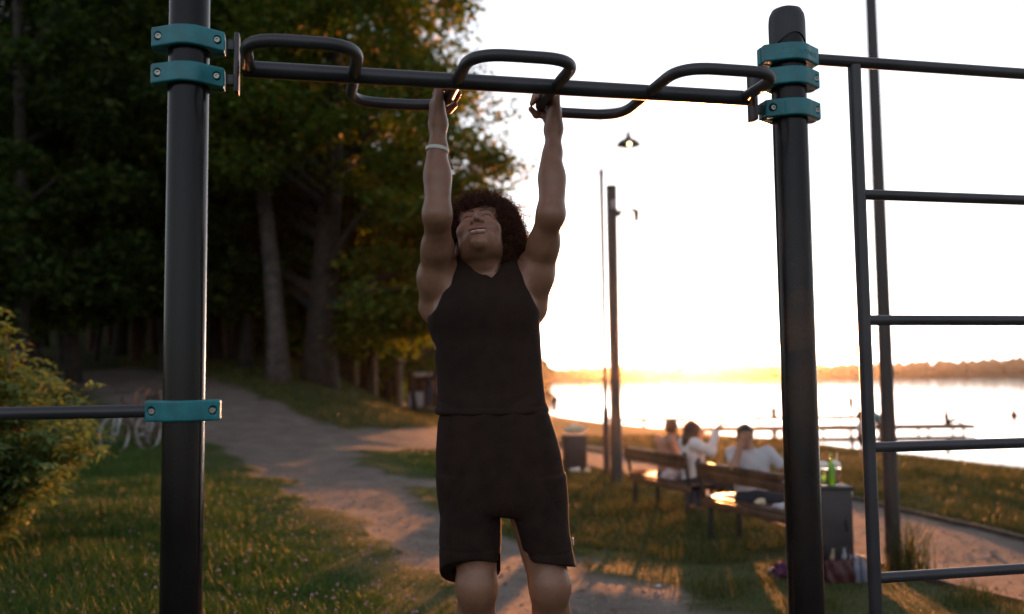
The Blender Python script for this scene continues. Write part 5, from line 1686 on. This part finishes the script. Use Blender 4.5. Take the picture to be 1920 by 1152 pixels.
def figure(label, loc, rz, J, skin_, shirt, sleeve, pants, plen, hair, hstyle, h, group=None, scale=1.0, build=1.0):
    pts = [J['head'], J['pel'], J['chest']] + list(J['sh']) + list(J['el']) + list(J['wr']) + list(J['kn']) + list(J['an'])
    lo, hi = np.min(pts, 0) - 0.24, np.max(pts, 0) + 0.24
    lo[2] = min(lo[2], -0.03)
    fd = unit(J['fd']); nx_ = unit(np.cross(fd, [0, 0, 1])); up = np.cross(nx_, fd)
    # head axes: x to the figure's side, y forward, z up
    RH_ = np.stack([nx_, fd, up], 1)
    def hh(x, y, z): return J['head'] + nx_ * x + fd * y + up * z
    B = Blob(lo, hi, h)
    side = unit(J['sh'][1] - J['sh'][0])
    def trunk(B, o):
        w = 0.112 * build
        B.cone(J['pel'] + side * 0.05, J['chest'] + side * 0.065, 0.105 + o, w + o, 0.06); B.cone(J['pel'] - side * 0.05, J['chest'] - side * 0.065, 0.105 + o, w + o, 0.06)
        for s in J['sh']: B.cone(J['chest'] * 0.85 + J['neck'] * 0.15, s, 0.095 + o, 0.062 + o, 0.05)
        B.cone(J['chest'], J['neck'] - (J['neck'] - J['chest']) * 0.12, 0.10 + o, 0.065 + o, 0.05)
    trunk(B, 0)
    B.cone(J['neck'], J['head'] - up * 0.05, 0.056, 0.052, 0.03)
    B.ell(hh(0, -0.012, 0.02), (0.075, 0.095, 0.098), 0.02, RH_)
    B.ell(hh(0, 0.03, -0.055), (0.056, 0.058, 0.065), 0.03, RH_)
    B.ell(hh(0, 0.072, -0.100), (0.024, 0.02, 0.018), 0.02, RH_)
    B.chain([hh(0, 0.083, 0.004), hh(0, 0.107, -0.034)], [0.009, 0.013], 0.012)
    for s in (-1, 1):
        B.ell(hh(0.031 * s, 0.092, -0.003), (0.018, 0.014, 0.010), 0.008, RH_, 'sub')
        B.ell(hh(0.078 * s, -0.01, -0.02), (0.010, 0.018, 0.030), 0.006, RH_)
        B.ell(hh(0.03 * s, 0.080, 0.014), (0.024, 0.012, 0.009), 0.012, RH_)
    B.ell(hh(0, 0.092, -0.068), (0.024, 0.012, 0.007), 0.004, RH_, 'add')
    for i in (0, 1):
        s_ = -1 if i == 0 else 1
        B.chain([J['sh'][i], J['el'][i], J['wr'][i]], [0.055 * build, 0.042, 0.028], 0.03)
        d = unit(J['wr'][i] - J['el'][i])
        if 'hd' in J and J['hd'][i] is not None: d = unit(J['hd'][i])
        a1 = unit(np.cross(d, [0.2, 0.3, 0.9])); a2 = np.cross(d, a1)
        pm_ = J['wr'][i] + d * 0.08
        B.cone(J['wr'][i], pm_, 0.027, 0.030, 0.02)
        if h < 0.012:
            for o_, ln in ((-0.029, .065), (-0.010, .078), (0.010, .075), (0.029, .062)):
                k_ = pm_ + a1 * o_
                B.chain([k_, k_ + d * ln * 0.55 + a2 * 0.008, k_ + d * ln * 0.8 + a2 * 0.035], [0.0105, 0.0095, 0.0085], 0.006)
            B.chain([J['wr'][i] + a1 * 0.02 * s_, J['wr'][i] + d * 0.05 + a1 * 0.045 * s_, J['wr'][i] + d * 0.085 + a1 * 0.05 * s_ + a2 * 0.02], [0.014, 0.012, 0.009], 0.01)
        else:
            B.cone(pm_, pm_ + d * 0.06 + a2 * 0.02, 0.028, 0.02, 0.01)
        B.chain([J['hip'][i], J['kn'][i], J['an'][i]], [0.088 * build, 0.058, 0.040], 0.03)
        ft = unit(np.array([fd[0], fd[1], 0]) if 'foot' not in J else J['foot'])
        B.cone(J['an'][i] + V3(0, 0, -0.045), J['an'][i] + ft * 0.15 + V3(0, 0, -0.055), 0.038, 0.028, 0.02)
    V, Q = B.net()
    o = mk('person', V * scale, Q, skin_)
    o.location = loc; o.rotation_euler = (0, 0, rz)
    ORG[o.name] = np.zeros(3)
    tag(o, label, 'person', group)
    if shirt is not None:
        B = Blob(lo, hi, h)
        trunk(B, 0.014)
        for i in (0, 1): B.cone(J['sh'][i], J['sh'][i] + (J['el'][i] - J['sh'][i]) * sleeve, 0.070 * build, 0.062, 0.03)
        if sleeve > 0.95:
            for i in (0, 1): B.cone(J['el'][i], J['wr'][i], 0.060, 0.044, 0.03)
        B.cone(J['neck'] + V3(0, 0, 0.03), J['neck'] + V3(0, 0, 0.2), 0.075, 0.09, 0.01, 'sub')
        sl, (X, Y, Z) = B.win(B.lo, B.lo + B.h * B.n)
        B.F[sl] += (0.004 * np.sin(38 * X + 22 * Z) * np.sin(25 * Y + 17 * Z)).astype(np.float32)
        V, Q = B.net(); mk('shirt', V * scale, Q, shirt, o)
    if pants is not None:
        B = Blob(lo, hi, h)
        B.cone(J['pel'] + side * 0.05, J['pel'] - side * 0.05, 0.124, 0.124, 0.05)
        for i in (0, 1):
            if plen <= 1: B.cone(J['hip'][i], J['hip'][i] + (J['kn'][i] - J['hip'][i]) * plen, 0.105, 0.088 , 0.04)
            else:
                B.cone(J['hip'][i], J['kn'][i], 0.102, 0.075, 0.04)
                B.cone(J['kn'][i], J['kn'][i] + (J['an'][i] - J['kn'][i]) * (plen - 1), 0.075, 0.06, 0.03)
        V, Q = B.net(); mk('trousers' if plen > 1 else 'shorts', V * scale, Q, pants, o)
    B = Blob(J['head'] - 0.36, J['head'] + 0.3, h)
    B.ell(hh(0, -0.020, 0.028), (0.086, 0.105, 0.103), 0.01, RH_)
    if hstyle == 'long':
        B.cone(hh(0, -0.05, 0.02), hh(0, -0.075, -0.13), 0.098, 0.090, 0.04); B.cone(hh(0, -0.07, -0.10), hh(0, -0.085, -0.20), 0.092, 0.07, 0.04)
    B.ell(hh(0, 0.075, -0.050), (0.082, 0.075, 0.105), 0.01, RH_, 'sub')
    if hstyle == 'short': B.ell(hh(0, 0.0, -0.15), (0.12, 0.14, 0.105), 0.01, RH_, 'sub')
    sl, (X, Y, Z) = B.win(B.lo, B.lo + B.h * B.n)
    B.F[sl] += (0.004 * np.sin(150 * X) * np.sin(140 * Y + 60 * Z)).astype(np.float32)
    V, Q = B.net(); mk('hair', V * scale, Q, hair, o)
    if h < 0.012:
        for s in (-1, 1):
            B = Blob(hh(0.031 * s, 0.08, 0.0) - 0.03, hh(0.031 * s, 0.08, 0.0) + 0.03, 0.003)
            B.ell(hh(0.031 * s, 0.078, -0.004), (0.014, 0.011, 0.007), 0.001, RH_); V, Q = B.net(); mk('eye', V * scale, Q, dark_m, o)
    return o

white_sh = mat('white_cotton', (0.62, 0.60, 0.62), 0.85, var=0.06, scale=10, bump=0.15, bscale=300)
grey_sh = mat('pale_grey_cotton', (0.46, 0.46, 0.50), 0.85, var=0.06, scale=10, bump=0.15, bscale=300)
print_m = mat('dark_shirt_print', (0.10, 0.08, 0.10), 0.8)
teal_sh = mat('teal_cotton', (0.10, 0.22, 0.24), 0.85)
navy = mat('dark_trouser_cloth', (0.025, 0.026, 0.035), 0.9)
denim = mat('blue_denim', (0.06, 0.08, 0.13), 0.9, var=0.2, scale=30)
brown_h = mat('brown_hair', (0.06, 0.028, 0.015), 0.5, var=0.3, scale=50)
skin2 = mat('sunburnt_skin', (0.36, 0.19, 0.13), 0.55, var=0.08, scale=30)
# on the farther bench, seen from behind
J = seated(fd=unit(V3(0.45, -1, 0.02)), el=(V3(-.25, -.05, .72), V3(.24, -.10, .74)), chest=V3(0, -.02, .84), neck=V3(0, -.06, 1.01), head=V3(.01, -.09, 1.135))
fq = on_bench(b2, -0.05, 0.20, -0.055)
figure('bare-shouldered short-haired person on the farther bench, back to the viewer', fq, rad(108), J, skin2, None, 0, denim, 1.8, brown_h, 'short', 0.009, 'friends sitting on the benches')
J = seated(fd=unit(V3(-0.1, -1, 0.05)), chest=V3(0, -.0, .85), neck=V3(0, -.02, 1.01), head=V3(0, -.04, 1.13),
           el=(V3(-.27, -.14, .90), V3(.26, -.02, .74)), wr=(V3(-.24, -.22, 1.13), V3(.16, -.22, .64)), hd=(V3(-0.1, -0.5, 0.8), None))
fq = on_bench(b2, 0.56, 0.20, -0.055)
figure('long-haired person in white shirt on the farther bench, one arm raised', fq, rad(100), J, skin2, white_sh, 1.0, navy, 1.8, brown_h, 'long', 0.009, 'friends sitting on the benches')
# on the nearer bench, turned to the viewer, hand at cheek
J = seated(kn=(V3(.22, -.38, .52), V3(.40, -.20, .52)), an=(V3(.36, -.38, .09), V3(.54, -.20, .09)), foot=V3(.8, -.5, 0), fd=unit(V3(-0.22, -1, 0.0)), chest=V3(0, .05, .85), neck=V3(-.03, .03, 1.02), head=V3(-.065, .0, 1.145),
           el=(V3(-.245, -.10, .86), V3(.34, -.10, .80)), wr=(V3(-.175, -.115, 1.07), V3(.47, -.22, .66)), hd=(V3(0.25, -0.1, 1.0), V3(0.4, -0.5, -0.7)),
           sh=(V3(-.185, .04, .975), V3(.185, .04, .965)))
fq = on_bench(b1, -0.17, 0.24, -0.055)
f3 = figure('person in pale grey T-shirt on the nearer bench, hand at the cheek', fq, rad(12), J, skin2, grey_sh, 0.62, navy, 0.9, mat('black_hair', (0.02, 0.013, 0.01), 0.5), 'short', 0.008, 'friends sitting on the benches', 1.0, 1.05)
pr = MB()
for k_, (dx, dz) in enumerate(((-0.06, 0), (-0.03, 0.012), (0.0, 0.004), (0.03, 0.01), (0.055, 0.0))):
    pr.box((dx, -0.089 - 0.0, 0.80 + dz), (0.022, 0.012, 0.022 + 0.01 * (k_ % 2)), None, 0.003)
pr.build('shirt_print', print_m, f3)

# down by the water
d_ = 23.5
pt = G((1648 - 960) / FPX * 23.5, 23.5)
J = standing(pel=V3(.02, 0, .90), chest=V3(-.26, 0, 1.06), neck=V3(-.43, 0, 1.05), head=V3(-.54, 0, 1.07), fd=unit(V3(-.7, -0.1, -0.7)),
             sh=(V3(-.37, -.18, 1.04), V3(-.37, .18, 1.04)), el=(V3(-.44, -.20, .78), V3(-.44, .2, .78)), wr=(V3(-.52, -.12, .58), V3(-.52, .12, .58)),
             hip=(V3(.02, -.09, .88), V3(.02, .09, .88)), kn=(V3(-.01, -.1, .48), V3(.0, .1, .48)), an=(V3(.04, -.1, .085), V3(.06, .1, .085)), foot=V3(-1, 0, 0))
figure('adult in teal top bending down to a child on the lake shore', pt, 0, J, skin2, teal_sh, 0.5, navy, 1.9, brown_h, 'short', 0.016, 'people at the lake shore', 1.0)
pt = G((1606 - 960) / FPX * 23, 23)
figure('small child in white shirt and dark shorts standing on the lake shore', pt, rad(60), standing(), skin2, white_sh, 0.6, navy, 0.9, brown_h, 'short', 0.022, 'people at the lake shore', 0.60)
def tiny(label, px, y, z, rz, J, shirt, pants, sc):
    x = (px - 960) / FPX * y
    figure(label, Vector((x, y, z)), rz, J, skin2, shirt, 0.5, pants, 0.9, brown_h, 'short', 0.026, 'people out on the jetties', sc)
tiny('bather standing upright on the farther jetty', 1590, 63, JZ + 0.02, rad(120), standing(), navy, navy, 0.80)
run = standing(kn=(V3(-.10, -.25, .58), V3(.11, .05, .5)), an=(V3(-.10, -.05, .25), V3(.12, .30, .10)), chest=V3(0, -.08, 1.26), neck=V3(0, -.14, 1.44), head=V3(0, -.17, 1.57), wr=(V3(-.2, -.25, 1.2), V3(.22, .2, 1.0)))
tiny('bather striding along the farther jetty, just left of the thick post', 1411, 63, JZ + 0.02, rad(-70), run, navy, denim, 0.75)
sit = seated(); 
for k_ in ('pel', 'chest', 'neck', 'head'): sit[k_] = sit[k_] - V3(0, 0, .44)
for k_ in ('sh', 'el', 'wr', 'hip'): sit[k_] = tuple(q - V3(0, 0, .44) for q in sit[k_])
sit['kn'] = (V3(-.1, -.40, .30), V3(.1, -.38, .28)); sit['an'] = (V3(-.1, -.70, .08), V3(.1, -.72, .08))
tiny('bather sitting with drawn-up knees at the outer end of the nearer jetty', 1768, 51.5, JZ, rad(75), sit, navy, navy, 1.0)
tiny('bather sitting on the farther jetty behind the nearer bench', 1446, 63, JZ + 0.02, rad(-20), sit, grey_sh, navy, 0.95)
pt = on_ground(1041, 782)
figure('person standing at the water edge far beyond the litter bin', pt, rad(150), standing(), skin2, navy, 0.5, white_sh, 0.9, brown_h, 'short', 0.026, 'people at the lake shore', 0.9)
figure('person in dark clothes waiting in front of the kiosk', ks + Vector((0.42, -0.5, 0)), rad(160), standing(), skin2, navy, 0.5, denim, 1.9, brown_h, 'short', 0.026, None, 0.95)
